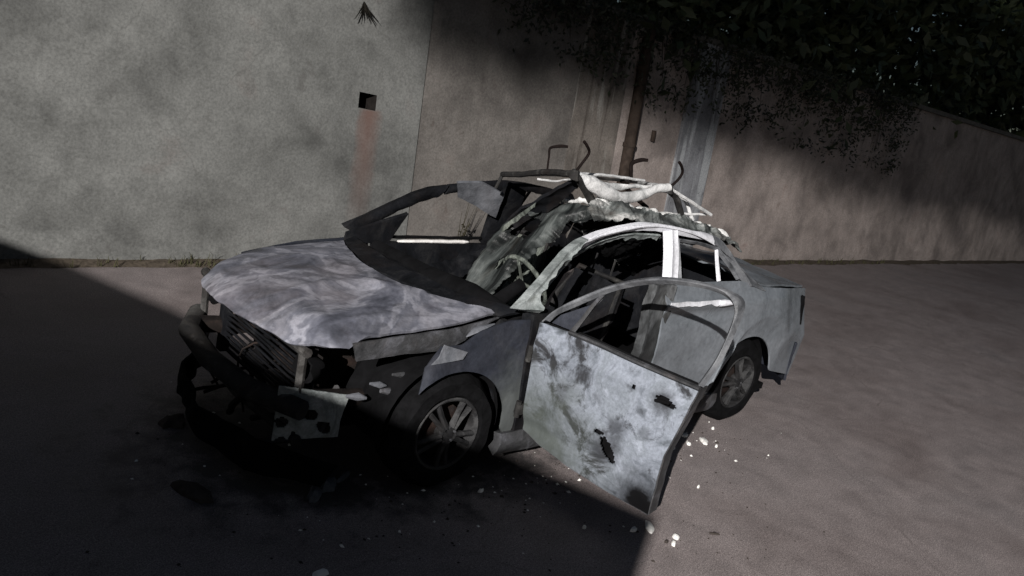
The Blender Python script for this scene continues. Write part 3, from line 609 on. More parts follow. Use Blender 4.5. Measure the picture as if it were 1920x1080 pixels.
# ---- rear door, closed
def rear_door(s, mats):
    rd = empty('rear_door'); rd.parent = car
    nx, nz = 50, 46; xs = lambda z, u: (-1.53-.02*math.sin(z*3))*(1-u)+u*(-2.36 if z > .62 else -2.36+(.62-z)*.45)
    P = np.zeros((nx, nz, 3))
    for i in range(nx):
        for j in range(nz):
            z = .25+(1.085-.25)*j/(nz-1); u = i/(nx-1); x = xs(z, u)
            y = tumble(z)+.008+.026*math.exp(-((z-.955)/.034)**2)-.012*math.exp(-((z-.88)/.05)**2)-.012*math.exp(-((z-.40)/.05)**2)+.004*noise.noise(Vector((x*4, z*4, s)))
            P[i, j] = (x, s*y, z)
    sheet('outer_skin', P, mats[0], rd, .012, 1 if normals(P)[20, 20][1]*s > 0 else -1)
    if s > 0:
        strip('painted_highlight', [(x, tumble(.975)+.020+.012, .978+.006*noise.noise(Vector((x*9, 0, 0)))) for x in np.linspace(-1.56, -2.10, 14)], [(x, tumble(.945)+.036, .948-.008*noise.noise(Vector((x*12, 3, 0)))) for x in np.linspace(-1.55, -2.10, 14)], M['white'], rd, 40, .004, 1, .003, 5, .001, rag=.35, smoothed=False)  # highlight along the shoulder, put in as a ragged white strip
    # slim window surround
    oo = [(-1.67, 1.09), (-1.685, 1.2), (-1.70, 1.34), (-1.93, 1.325), (-2.13, 1.295), (-2.30, 1.16), (-2.36, 1.09)]
    ii = [(-1.69, 1.09), (-1.705, 1.2), (-1.72, 1.318), (-1.93, 1.302), (-2.115, 1.272), (-2.265, 1.15), (-2.32, 1.09)]
    strip('window_frame', [sidept(x, z, .004, s) for x, z in oo], [sidept(x, z, .004, s) for x, z in ii], mats[1], rd, 60, .025, s, .004, 4, .002, smoothed=False)
    strip('window_divider', [sidept(-2.115, 1.285, .004, s), sidept(-2.10, 1.2, .004, s), sidept(-2.09, 1.085, .004, s)], [sidept(-2.135, 1.285, .004, s), sidept(-2.122, 1.2, .004, s), sidept(-2.115, 1.085, .004, s)], mats[2], rd, 12, .02, -s, .003, 4, 0)
    h = MB(); y = tumble(.94)+.03
    h.tube([(-2.08, s*y, .955), (-2.11, s*(y+.018), .965), (-2.20, s*(y+.02), .962), (-2.28, s*(y+.012), .955)], [.022, .024, .014, .012], 10, .004); h.build('handle', mats[2], rd)
    return rd
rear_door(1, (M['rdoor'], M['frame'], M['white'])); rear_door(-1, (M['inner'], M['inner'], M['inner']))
# far front door, closed
fd = empty('front_door'); fd.parent = car
P = np.zeros((40, 30, 3))
for i in range(40):
    for j in range(30):
        z = .25+.62*j/29; x = -.47-1.05*i/39; P[i, j] = (x, -(tumble(z)-.02+.004*noise.noise(Vector((x*5, z*5, 8)))), z)
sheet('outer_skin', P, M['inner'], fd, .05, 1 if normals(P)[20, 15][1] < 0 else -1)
mb = MB(); pts = [(x, -.822, .872+.012*(-.65-x)) for x in np.linspace(-.68, -1.30, 14)]; mb.tube(pts, [.010]+[.013]*12+[.007], 8, .003); mb.build('waist_strip', M['trim'], fd)
mb = MB(); mb.tube([(x, -.835, .90+.010*(-.65-x)) for x in np.linspace(-.62, -1.42, 12)], .012, 6, .006); mb.build('door_seal', M['soot'], fd)
mb = MB(); mb.tube([(-1.52, -.83, .88), (-1.75, -.82, .90), (-1.80, -.82, .90)], [.008, .010, .006], 8, .003); mb.build('bright_strip', M['trim'], fd)

# ---- rear of the car
def quarter(s, mat):
    bt = [(-2.18, s*.84, .24)]+[(-2.65+.37*math.cos(a), s*.862, .32+.36*math.sin(a)) for a in np.linspace(math.radians(10), math.radians(170), 18)]+[(-3.45, s*.80, .28)]
    tp = [(-2.375, s*.808, 1.085), (-2.72, s*.80, 1.03), (-3.1, s*.77, 1.0), (-3.52, s*.70, .97)]
    P = coons(bt, tp, [(-2.18, s*.84, .24), (-2.375, s*.865, .62), (-2.38, s*.868, .92), (-2.375, s*.808, 1.085)], [(-3.45, s*.80, .28), (-3.56, s*.78, .6), (-3.52, s*.70, .97)], 50, 30)
    sheet('rear_wing', P, mat, car, .012, 1 if normals(P)[25, 20][1]*s > 0 else -1, .006, 4)
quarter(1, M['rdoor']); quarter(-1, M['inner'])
P = coons([(-2.75, .74, 1.035), (-2.72, 0, 1.06), (-2.75, -.74, 1.02)], [(-3.50, .68, .985), (-3.56, 0, 1.01), (-3.50, -.68, .97)], [(-2.75, .74, 1.035), (-3.50, .68, .985)], [(-2.75, -.74, 1.02), (-3.50, -.68, .97)], 40, 24)
sheet('boot_lid', P, M['rdoor'], car, .015, 1 if normals(P)[20, 12][2] > 0 else -1, .012, 4)
P = coons([(-3.50, .70, .50), (-3.62, 0, .50), (-3.50, -.70, .50)], [(-3.51, .69, .965), (-3.57, 0, .99), (-3.51, -.69, .95)], [(-3.50, .70, .50), (-3.51, .69, .965)], [(-3.50, -.70, .50), (-3.51, -.69, .95)], 40, 14)
sheet('tail_panel', P, M['fender'], car, .03, 1 if normals(P)[20, 7][0] < 0 else -1, .01, 5)
P = coons([(-3.40, .82, .24), (-3.64, .55, .22), (-3.70, 0, .22), (-3.64, -.55, .22), (-3.40, -.82, .24)], [(-3.40, .83, .56), (-3.66, .55, .57), (-3.72, 0, .57), (-3.66, -.55, .57), (-3.40, -.83, .55)], [(-3.40, .82, .24), (-3.40, .83, .56)], [(-3.40, -.82, .24), (-3.40, -.83, .55)], 50, 14)
sheet('rear_bumper', P, M['fender'], car, .02, 1 if normals(P)[25, 7][0] < 0 else -1, .014, 6)
for s in (1, -1):
    P = coons([(-3.44, s*.79, .70), (-3.575, s*.48, .70)], [(-3.45, s*.755, .92), (-3.56, s*.48, .93)], [(-3.44, s*.79, .70), (-3.45, s*.755, .92)], [(-3.575, s*.48, .70), (-3.56, s*.48, .93)], 12, 8)
    sheet('tail_lamp', P, M['soot'], car, .03, 1 if normals(P)[6, 4][0] < 0 else -1, .008, 12)
mb = MB(); mb.tube([(-2.30, -.62, 1.27), (-2.28, 0, 1.30), (-2.30, .62, 1.29)], .03, 8, .01); mb.build('rear_header', M['frame'], car)

# ---- front end: burnt open, bare supports, radiator and engine
mb = MB()
mb.box((.12, .0, .50), (.62, .62, .34)); mb.box((.15, .1, .70), (.40, .38, .10)); mb.tube([(.05, -.3, .70), (.2, -.1, .76), (.35, .2, .72), (.3, .4, .6)], .035, 8, .02)
mb.tube([(-.15, .3, .66), (.0, .35, .74), (.2, .3, .70)], .03, 8, .02)
mb.build('engine', M['rusty'], car, smooth=False)
mb = MB()
for z in np.linspace(.33, .66, 12): mb.tube([(.62, -.48, z), (.625, -.1, z+.012*math.sin(z*40)), (.62, .30, z-.01), (.62, .46, z)], .008, 5, .004)
mb.box((.62, -.50, .5), (.05, .06, .40)); mb.box((.62, .48, .5), (.05, .06, .40)); mb.build('radiator', M['inner'], car, smooth=False)
for k in range(9):
    y0 = random.uniform(-.5, .5); z0 = random.uniform(.45, .75); mb = MB()
    mb.tube(smooth_pl([(random.uniform(.1, .5), y0, z0), (random.uniform(.3, .65), y0+random.uniform(-.2, .2), z0-.15), (random.uniform(.4, .8), y0+random.uniform(-.3, .3), z0-.3), (random.uniform(.5, .85), y0+random.uniform(-.3, .3), .12)], 16), random.choice((.006, .010, .018)), 6, .006)
    mb.build('burnt_hose', random.choice((M['soot'], M['rusty'], M['rail'])), car)
for s_ in (1, -1):
    mb = MB(); mb.lathe([(.0, -.06), (.05, -.05), (.085, .0), (.095, .03), (.085, .035), (.07, .0), (.0, -.03)], 20)
    mb.v = [(.66+v[1]+.02*noise.noise(Vector(v)*20), s_*.56+v[0]*.95, .63+v[2]*.75) for v in mb.v]; mb.build('headlight_bowl', M['soot'], car)
mb = MB()
mb.tube([(.70, -.66, .72), (.74, 0, .73), (.70, .60, .72)], .025, 8, .006); mb.tube([(.70, -.66, .28), (.74, 0, .27), (.70, .60, .28)], .025, 8, .006)
for y in (-.62, .56): mb.tube([(.70, y, .72), (.70, y, .28)], .022, 8, .006)
mb.build('radiator_support', M['rackd'], car)
mb = MB(); mb.tube([(.70, -.70, .46), (.86, -.4, .47), (.90, 0, .47), (.86, .4, .47), (.72, .66, .46)], .055, 10, .012, .9); mb.build('crash_bar', M['rackd'], car)
for s in (1, -1):
    mb = MB(); mb.tube([(-.3, s*.52, .42), (.3, s*.52, .42), (.80, s*.52, .46)], .05, 8, .01); mb.build('chassis_rail', M['rusty'], car)
# pale bracket plate with bolt holes where the near headlight sat
P = coons([(.80, .56, .27), (.50, .64, .285)], [(.80, .56, .55), (.47, .64, .50)], [(.80, .56, .27), (.80, .56, .55)], [(.50, .64, .285), (.50, .64, .36), (.47, .64, .50)], 44, 34)
m_ = np.ones((43, 33), bool)
for i in range(43):
    for j in range(33):
        x, y, z = P[i, j]; e = .35*noise.noise(Vector((x*22, z*22, 0)))
        for cx_, cz_, r_ in ((.645, .40, .032), (.575, .335, .034), (.77, .36, .03)):
            if math.hypot(x-cx_, z-cz_)/r_+e < 1: m_[i, j] = False
        if noise.noise(Vector((x*14, z*14, 2)))*.06 > min(z-.27, x-.45, .56-z): m_[i, j] = False
sheet('bumper_bracket', P, M['pillar'], car, .008, 1 if normals(P)[20, 15][1] > 0 else -1, .012, 9, mask=m_)
for k, (p, r_) in enumerate((((.44, .66, .50), .022), ((.34, .68, .55), .016), ((.22, .70, .60), .014), ((.28, .70, .52), .02))):
    mb = MB(); mb.tube([(p[0]-.05, p[1], p[2]-.01), p, (p[0]+.06, p[1], p[2]+.012)], [r_*.3, r_, r_*.4], 8, .014); mb.build('melted_scrap', M['wingtip'] if k < 2 else M['rail'], car)
# burnt remains of the front bumper skin hanging low
P = coons([(.62, .74, .09), (.88, .45, .08), (.95, 0, .08), (.88, -.45, .08), (.62, -.76, .10)], [(.55, .76, .20), (.86, .46, .24), (.94, 0, .22), (.88, -.46, .26), (.58, -.78, .30)], [(.62, .74, .09), (.55, .76, .20)], [(.62, -.76, .10), (.58, -.78, .30)], 60, 12)
sheet('front_bumper', P, M['soot'], car, .015, 1 if normals(P)[30, 6][0] > 0 else -1, .03, 6)
# inner arch liners
for x0 in (-.01, -2.65):
    for s in (1, -1):
        pr = [(.37, s*.40), (.37, s*.79)]; mb = MB(); V = []; F = []
        for a in np.linspace(math.radians(-5), math.radians(185), 20):
            for (r_, y) in pr: V.append((x0+r_*math.cos(a), y, .32+r_*math.sin(a)))
        for k in range(19): F.append((2*k, 2*k+1, 2*k+3, 2*k+2))
        mb.add(V, F); mb.add([(x0-.37, s*.40, .2), (x0+.37, s*.40, .2), (x0+.30, s*.40, .62), (x0, s*.40, .69), (x0-.30, s*.40, .62)], [(0, 1, 2, 3, 4)])
        mb.build('arch_liner', M['soot'], car)

# ---- wheels
def wheel(x, s, spin):
    y = s*.835; w = empty('wheel', (x, y, .315)); w.parent = car
    mb = MB(); mb.lathe([(.198, .0), (.215, .015), (.28, .014), (.313, -.03), (.316, -.10), (.313, -.17), (.285, -.20), (.20, -.20)], 56)
    for i, v in enumerate(mb.v):
        p = Vector(v); k = 1+.05*noise.noise(p*9); mb.v[i] = (v[0]*k, v[1], max(v[2]*k, -.315) if v[2] < 0 else v[2]*k)
    tyre = mb.build('tyre', M['tyre'], w)
    mb = MB(); mb.lathe([(.222, -.19), (.212, -.02), (.236, -.002), (.240, .006), (.232, .012), (.218, .006), (.205, -.03), (.20, -.17)], 56)
    for k in range(5):
        for d in (-.17, .17):
            a = spin+2*math.pi*k/5+d; a0 = spin+2*math.pi*k/5+d*1.2
            p0 = Vector((math.cos(a0)*.05, .004, math.sin(a0)*.05)); p1 = Vector((math.cos(a)*.135, -.004, math.sin(a)*.135)); p2 = Vector((math.cos(a)*.215, -.010, math.sin(a)*.215))
            mb.tube([p0, p1, p2], [.022, .017, .019], 6, .003)
    mb.lathe([(.0, .012), (.03, .012), (.062, .006), (.07, -.03), (.0, -.04)], 24)
    mb.v = [(v[0]*.84, v[1], v[2]*.84) for v in mb.v]; rim = mb.build('rim', M['rim'], w)
    for k in range(5):
        a = spin+.6+2*math.pi*k/5; mb = MB(); mb.tube([(math.cos(a)*.042, .004, math.sin(a)*.042), (math.cos(a)*.042, .018, math.sin(a)*.042)], .008, 6); ob_ = mb.build('wheel_bolt', M['rail'], w)
    mb = MB(); mb.lathe([(.0, -.07), (.14, -.07), (.14, -.09), (.0, -.09)], 28); mb.build('brake_disc', M['rusty'], w)
    if s < 0: w.rotation_euler = (0, 0, math.pi)
    return w
for x, s, sp in ((-.01, 1, .95), (-.01, -1, .3), (-2.65, 1, 1.4), (-2.65, -1, .1)): wheel(x, s, sp)
mb = MB(); mb.tube([(-.01, -.7, .315), (-.01, .7, .315)], .03, 8); mb.build('axle', M['rusty'], car); mb = MB(); mb.tube([(-2.65, -.7, .315), (-2.65, .7, .315)], .05, 8); mb.build('axle', M['rusty'], car)

# ---- roof rack: two bent crossbars, end hooks, legs, melted bar sagging along the near side
rk = empty('roof_rack'); rk.parent = car; rk['label'] = 'twisted roof rack with four upright hooks'
def tub(name, pts, r, mat, par, n=8, jit=.004, sm=20, flat=1.0):
    mb = MB(); p = smooth_pl(pts, sm); rr_ = r if not isinstance(r, (list, tuple)) else list(np.interp(np.linspace(0, 1, len(p)), np.linspace(0, 1, len(r)), r))
    mb.tube(p, rr_, n, jit, flat); return mb.build(name, mat, par)
F0, F1 = Vector((-.86, .52, 1.65)), Vector((-1.18, -.45, 1.46))
R0, R1 = Vector((-1.76, .50, 1.62)), Vector((-2.62, -.45, 1.50))
tub('crossbar', [F0, F0.lerp(F1, .35)+Vector((0, 0, .012)), F0.lerp(F1, .7), F1], .019, M['rackd'], rk)
tub('crossbar', [F0+Vector((-.04, -.05, -.035)), (F0.lerp(F1, .3))+Vector((-.05, 0, -.04)), F0.lerp(F1, .5)+Vector((-.03, 0, -.03))], .007, M['tube'], rk)
tub('crossbar', [R0, R0.lerp(R1, .5), R1], .016, M['tube'], rk)
# far rail, thin
tub('side_rail', [F1, F1.lerp(R1, .5)+Vector((0, 0, .02)), R1], .011, M['rackd'], rk)
tub('side_rail', [(-.95, .38, 1.63), (-1.4, .30, 1.63), (-1.80, .26, 1.615)], .010, M['tube'], rk)
# sagging white bar
tub('melted_bar', [(-.90, .50, 1.635), (-1.03, .50, 1.605), (-1.18, .50, 1.555), (-1.34, .50, 1.535), (-1.48, .50, 1.555), (-1.62, .50, 1.595), (-1.75, .50, 1.625)], [.022, .045, .046, .036, .032, .027, .026], M['tube'], rk, 12, .012, 40)
tub('melted_bar', [(-1.00, .42, 1.61), (-1.25, .41, 1.585), (-1.45, .41, 1.59), (-1.66, .43, 1.61)], [.012, .020, .016, .014], M['tube'], rk, 10, .016, 30)
# legs
tub('leg', [F0, (-.97, .50, 1.58), (-1.10, .47, 1.50)], [.022, .022, .026], M['rackd'], rk)
tub('leg', [F0+Vector((-.05, 0, 0)), (-.98, .49, 1.585), (-1.05, .49, 1.545)], .006, M['tube'], rk)
tub('leg', [F1, (-1.15, -.46, 1.36)], .012, M['rackd'], rk)
tub('leg', [R0, (-2.02, .51, 1.545), (-2.29, .50, 1.465)], [.010, .013, .013], M['tube'], rk)
tub('leg', [R0+Vector((.0, 0, -.01)), (-1.90, .48, 1.545), (-2.02, .47, 1.43)], [.020, .022, .02], M['rackd'], rk)
tub('leg', [R0+Vector((-.02, -.03, 0)), (-1.93, .40, 1.60), (-2.08, .42, 1.53), (-2.17, .45, 1.41)], [.012, .012, .013, .014], M['tube'], rk)
tub('leg', [(-1.60, .24, 1.60), (-1.72, .25, 1.52), (-1.88, .27, 1.44)], .016, M['hook'], rk)
tub('leg', [(-1.85, .45, 1.44), (-2.05, .44, 1.445), (-2.28, .47, 1.46)], .009, M['tube'], rk)
# hooks
tub('hook', [F0+Vector((.0, 0, .01)), F0+Vector((-.035, .01, .075)), F0+Vector((-.055, .02, .13)), F0+Vector((-.02, .03, .165)), F0+Vector((.015, .03, .19))], .0085, M['hook'], rk, 8, .002)
tub('hook', [R0+Vector((.0, 0, .0)), R0+Vector((-.045, .02, .06)), R0+Vector((-.06, .03, .11)), R0+Vector((-.02, .04, .15)), R0+Vector((.015, .04, .175))], .0095, M['hook'], rk, 8, .002)
H2 = F0.lerp(F1, .35)
tub('hook', [H2, H2+Vector((.0, -.01, .10)), H2+Vector((-.005, -.02, .155)), H2+Vector((-.04, .02, .18)), H2+Vector((-.08, .05, .185))], [.006, .006, .008, .011, .008], M['hook'], rk, 8, .004)
H3 = Vector((-1.70, .235, 1.605))
tub('hook', [H3, H3+Vector((.02, -.005, .06)), H3+Vector((.02, -.01, .11)), H3+Vector((-.02, .02, .145)), H3+Vector((-.06, .05, .15))], [.010, .014, .013, .014, .012], M['hook'], rk, 8, .006)
for q in (F0, R0):
    mb = MB(); mb.tube([q+Vector((0, 0, -.03)), q+Vector((0, 0, .025))], [.03, .02], 8, .01); mb.build('clamp', M['rackd'], rk)

# ------------------------------------------------------------------ debris on the ground
flake_m = plain('pale_ash_flake', (.78, .77, .74), .8, 0, 20, .2)
dark_m = plain('charred_flake', (.05, .042, .038), .9, 0, 20, .4)
def flake(x, y, a, b, rz, label, mat=flake_m, h=.018, nm='ash_flake', cat='debris', grp='pale flakes of burnt trim on the ground'):
    n = 14; V = []; F = []
    for lay, (sc, z) in enumerate(((1, 0.002), (.95, h*.6), (.55, h))):
        for k in range(n):
            t = 2*math.pi*k/n; r = sc*(1+.45*noise.noise(Vector((math.cos(t)*1.6+x*9, math.sin(t)*1.6+y*9, lay*.2))))
            V.append((a*r*math.cos(t), b*r*math.sin(t), z+h*.4*noise.noise(Vector((x*7+k*.7, y*7, lay)))*(lay > 0)))
    for l in range(2):
        for k in range(n): F.append((l*n+k, l*n+(k+1) % n, (l+1)*n+(k+1) % n, (l+1)*n+k))
    F.append(tuple(range(2*n, 3*n)))
    o = link(nm, V, F, mat); o.location = (x, y, .0); o.rotation_euler = (0, 0, rz)
    tag(o, label, cat, grp)
FL = [(-2.15, 1.00, .055, .028, .8, 'largest pale flake on the lit road behind the open door'),
      (-2.08, .89, .035, .020, .4, 'pale flake closest to the open door among those behind it'),
      (-1.99, .99, .024, .014, 1.2, 'small pale flake below the largest one behind the open door'),
      (-2.41, .89, .016, .012, .3, 'small pale flake farthest along the road behind the open door'),
      (-2.17, 1.09, .014, .010, .9, 'tiny pale flake right of the largest one behind the open door'),
      (-1.81, 1.00, .016, .010, .2, 'tiny pale flake beside the rear edge of the open door'),
      (-.86, 1.585, .052, .024, .9, 'broad white flake just in front of the open door corner'),
      (-.755, 1.565, .026, .016, .3, 'white flake at the shadow edge beneath the door corner'),
      (-.925, 1.71, .022, .018, .5, 'white crumb on the lit road below the door, upper of two'),
      (-.86, 1.745, .024, .012, .7, 'white crumb on the lit road below the door, lower of two'),
      (-.37, .62, .045, .03, .4, 'pale lump lying against the front wheel'),
      (-.22, .95, .018, .010, .2, 'small pale chip on the dark ground right of the front wheel'),
      (-.51, 1.44, .012, .010, .2, 'tiny pale chip on the dark ground below the door'),
      (-1.53, 1.41, .012, .007, .2, 'tiny pale chip on the lit road right of the door'),
      (.86, 1.23, .04, .02, .2, 'faint pale scrap at the bottom on the dark ground')]
for x, y, a, b, rz, lb_ in FL: flake(x, y, a, b, rz, lb_)
flake(.51, .64, .05, .028, .2, 'grey twisted scrap under the front of the car', M['wingtip'], .05)
flake(.61, .69, .045, .03, .9, 'crumpled grey scrap at the front bumper, leftmost on the ground', M['wingtip'], .05)
flake(.39, .58, .06, .012, .5, 'thin grey sliver under the front of the car', M['wingtip'], .03)
flake(-.84, 1.715, .016, .010, .5, 'small dark crumb between the two white ones', dark_m, .012, 'char_flake', 'debris', 'dark charred bits on the ground')
flake(-1.17, 1.78, .03, .009, 2.6, 'dark charred splinter alone on the lit road', dark_m, .012, 'char_flake', 'debris', 'dark charred bits on the ground')

for k, (x, y, a, b, rz, lb_) in enumerate([(1.10, .45, .12, .05, 2.0, 'long charred strip before the nose of the car'), (.95, -.25, .08, .06, .6, 'charred lump under the middle of the front bumper'), ]):
    flake(x, y, a, b, rz, lb_, dark_m, .035, 'char_lump', 'debris', 'charred lumps on the ground')
# fine litter of ash, glass crumbs and char round the wreck: nobody could count it
def litter(name, mat, n, label, spots):
    V = []; F = []
    for _ in range(n):
        cx_, cy_, sx, sy = spots[rng.integers(len(spots))]; x = rng.normal(cx_, sx); y = rng.normal(cy_, sy); r = abs(rng.normal(.002, .004))+.002
        k = len(V); a = rng.uniform(0, 6.28)
        for q in range(4): t = a+q*1.57; rr_ = r*rng.uniform(.6, 1.4); V.append((x+rr_*math.cos(t), y+rr_*math.sin(t), .0015))
        V.append((x+rng.uniform(-.3, .3)*r, y+rng.uniform(-.3, .3)*r, .0015+r*rng.uniform(.5, 1.1)))
        F += [(k, k+1, k+4), (k+1, k+2, k+4), (k+2, k+3, k+4), (k+3, k, k+4)]
    o = link(name, V, F, mat, smooth=False, kind='stuff'); tag(o, label, 'litter')
around = [(.2, .9, .5, .25), (-.6, 1.1, .5, .2), (.7, .2, .3, .6), (-1.2, .9, .6, .2), (-2.0, 1.0, .5, .2)]
litter('char_litter', dark_m, 420, 'scatter of fine black char crumbs round the wrecked car', around+[(-.8, 1.8, .5, .3), (.9, 1.4, .8, .5)])
litter('ash_litter', flake_m, 150, 'scatter of tiny pale ash and glass crumbs round the wrecked car', around)

# dry weeds
def weed(name, base, n, h, spread, mat, label, dirn=None):
    mb = MB()
    for k in range(n):
        a = random.uniform(-1, 1)*spread; l = h*random.uniform(.5, 1)
        p0 = Vector(base); d = Vector((a, random.uniform(.05, .25), 1)).normalized() if dirn is None else (Vector(dirn)+Vector((a, random.uniform(0, .3), random.uniform(-.3, .3)))).normalized()
        p1 = p0+d*l*.5; p2 = p0+d*l+Vector((a*l*.4, .02, -.03*l))
        mb.tube([p0, p1, p2], [.006, .004, .0015], 4)
        for q in range(2):
            c = p1.lerp(p2, q/4); e = Vector((random.uniform(-1, 1), random.uniform(-.3, .6), random.uniform(-.2, .8))).normalized()*min(h, .4)*.12; w = e.cross(d).normalized()*h*.025
            mb.add([c-w, c+w, c+e], [(0, 1, 2)])
    return tag(mb.build(name, mat, smooth=False), label, 'weed')
wd = plain('dry_weed', (.05, .045, .03), .9, 0, 20, .4, 0)
weed('dry_weed', (-3.0, -3.05, 0), 8, 1.05, .14, wd, 'thin dry weed stalks growing at the wall foot behind the windscreen')
weed('wall_weed', wp(-1.64, 2.50, .03), 34, .20, .6, plain('dead_tuft', (.012, .011, .009), .95, 0, 20, .4, 0), 'dark dead tuft hanging from a crack high on the grey wall', (0, .25, -1))
weed('dry_weed', (-4.4, -3.05, 0), 10, .9, .25, wd, 'low dry weeds at the wall foot beneath the streaked render')

# ------------------------------------------------------------------ trees
def leaf_m(name, a, b):
    m, t, bs = _mat(name); co = _co(t); n = _noise(t, co, 1.1, 4, .6)
    t.links.new(_ramp(t, n, [(.35, a), (.65, b)]), bs.inputs['Base Color']); bs.inputs['Roughness'].default_value = .6
    return m
lm = leaf_m('dark_leaves', (.018, .03, .012), (.045, .06, .024)); bark = plain('bark', (.05, .042, .035), .95, 0, 8, .4, .8)
def leaves(cl, n, size, spread):
    V = np.zeros((n*4, 3)); 
    for i in range(n):
        c = np.array(cl[rng.integers(len(cl))])+rng.normal(0, spread, 3)
        a = rng.normal(size=3); a /= np.linalg.norm(a); b = np.cross(a, rng.normal(size=3)); b /= np.linalg.norm(b); s = size*rng.uniform(.6, 1.3)
        V[i*4:i*4+4] = (c-a*s, c-b*s*.45, c+a*s, c+b*s*.45)
    return V, [(4*i, 4*i+1, 4*i+2, 4*i+3) for i in range(n)]
def tree(name, base, clumps, n, size, spread, label, r=.16, grp=None):
    b = Vector(base); t = empty(name, b); tag(t, label, 'tree', grp); C = np.mean(np.array(clumps), 0)
    mb = MB(); fork = Vector((b.x*.6+C[0]*.4, b.y*.6+C[1]*.4, C[2]*.62 if not grp else C[2]+.9)); mb.tube([Vector((0, 0, -.1)), (fork-b)*.5+Vector((.05, .03, 0)), fork-b], [r, r*.8, r*.6], 10, .03)
    for c in clumps[::max(1, len(clumps)//5)]:
        c = Vector(c); mb.tube([fork-b, (fork-b).lerp(c-b, .5)+Vector((0, 0, .15)), c-b], [r*.35, r*.18, r*.05], 6, .02)
    mb.build('trunk', bark, t)
    V, F = leaves([Vector(c)-b for c in clumps], n, size, spread); o = link('crown', V, F, lm, t, smooth=False)
    return t
# unseen trees added near the lamp, crowns shaped to shade the upper right wall
sh = Vector((math.cos(SUN_AZ), math.sin(SUN_AZ), math.tan(SUN_EL)))
def shade_clumps(xa, xb, D0, D1, n, zt=5.2):
    out = []
    for k in range(n):
        x = random.uniform(xb, xa)
        z0 = float(np.interp(x, [-40, -14, -9, -6.8, -5.3, -4.6, -3.4, -2.5, -2.0], [1.1, 1.5, 2.02, 2.24, 2.34, 2.38, 2.45, 2.52, 2.66]))+.40
        z = random.uniform(z0, zt) if random.random() > .35 else z0+random.uniform(0, .25)
        w_ = wp(x, z); p = w_+(LAMP-w_)*random.uniform(D0, D1); out.append(tuple(p))
    return out
tree('shade_tree', (10.4, 10.4, 0), shade_clumps(-2.3, -7.5, .84, .90, 160), 8000, .055, .030, 'dark unseen tree added by the lamp, its crown shaped to shade the wall', .2, 'added shade trees out of view')
tree('shade_tree', (8.6, 11.4, 0), shade_clumps(-7.2, -16, .84, .90, 170), 8000, .06, .032, 'dark unseen shade tree added left of the one at the lamp', .18, 'added shade trees out of view')
tree('shade_tree', (6.2, 12.2, 0), shade_clumps(-15, -45, .80, .88, 160), 7000, .07, .05, 'dark unseen shade tree added farthest from the lamp', .18, 'added shade trees out of view')
# trees behind the wall, their crowns overhanging its top on the right
def crown(cx_, cy_, cz_, rx, ry, rz_, n):
    return [(cx_+rx*p[0], cy_+ry*p[1], cz_+rz_*p[2]) for p in [(lambda q: q/np.linalg.norm(q)*rng.uniform(.4, 1))(rng.normal(size=3)) for _ in range(n)]]
tree('overhanging_tree', (-6.4, -4.6, 0), crown(-6.2, -4.1, 4.0, 2.2, 1.2, 1.5, 60), 4500, .11, .28, 'dark leafy tree leaning over the wall top above the drain pipe', .15)
tree('overhanging_tree', (-10.5, -4.8, 0), crown(-10.3, -4.3, 4.3, 3.0, 1.4, 2.4, 80), 7000, .13, .32, 'dark leafy tree behind the wall beyond the peeling bay', .15)
tree('overhanging_tree', (-17, -5.2, 0), crown(-16, -4.9, 5.0, 4.6, 1.6, 3.2, 90), 8000, .16, .4, 'dark bushy tree behind the far end of the wall', .18)
tree('overhanging_tree', (-27, -5.6, 0), crown(-27, -5.2, 6.0, 7.5, 2.0, 4.6, 110), 9000, .22, .5, 'dark tree mass at the far end of the lane', .2)

# creeper spilling over the wall top and hanging down its upper part on the right
cr = empty('wall_creeper', wp(-6.5, WH, 0)); tag(cr, 'dark creeper hanging over the top of the set back wall', 'climbing plant')
cv = leaf_m('creeper_leaves', (.010, .014, .008), (.024, .032, .014)); pts = []
for k in range(420):
    x = random.uniform(-13.5, -2.9); zb = float(np.interp(x, [-14, -9, -6.8, -5.3, -4.6, -3.4, -2.9], [1.9, 2.15, 2.28, 2.42, 2.50, 2.66, 2.95]))
    z = WH+.12-(WH+.12-zb)*abs(random.gauss(0, .5)); z = max(z, zb-.12)
    pts.append(wp(x, min(z, WH+.25), .07+.10*random.random()))
V, F = leaves([p-cr.location for p in pts], 9000, .035, .085); V[:, 1] = np.maximum(V[:, 1], .012-.04*(V[:, 2]))
link('foliage', V, F, cv, cr, smooth=False)
mb = MB()
for k in range(26):
    x = random.uniform(-13, -3.2); zb = float(np.interp(x, [-14, -9, -6.8, -4.6, -3], [2.1, 2.3, 2.4, 2.6, 2.9])); mb.tube([wp(x, WH+.1, .02), wp(x+.05, WH-.2, .06), wp(x+random.uniform(-.15, .15), zb, .05)], [.008, .006, .003], 5)
o = mb.build('stem', bark, cr, kind='stuff'); o.location = -cr.location
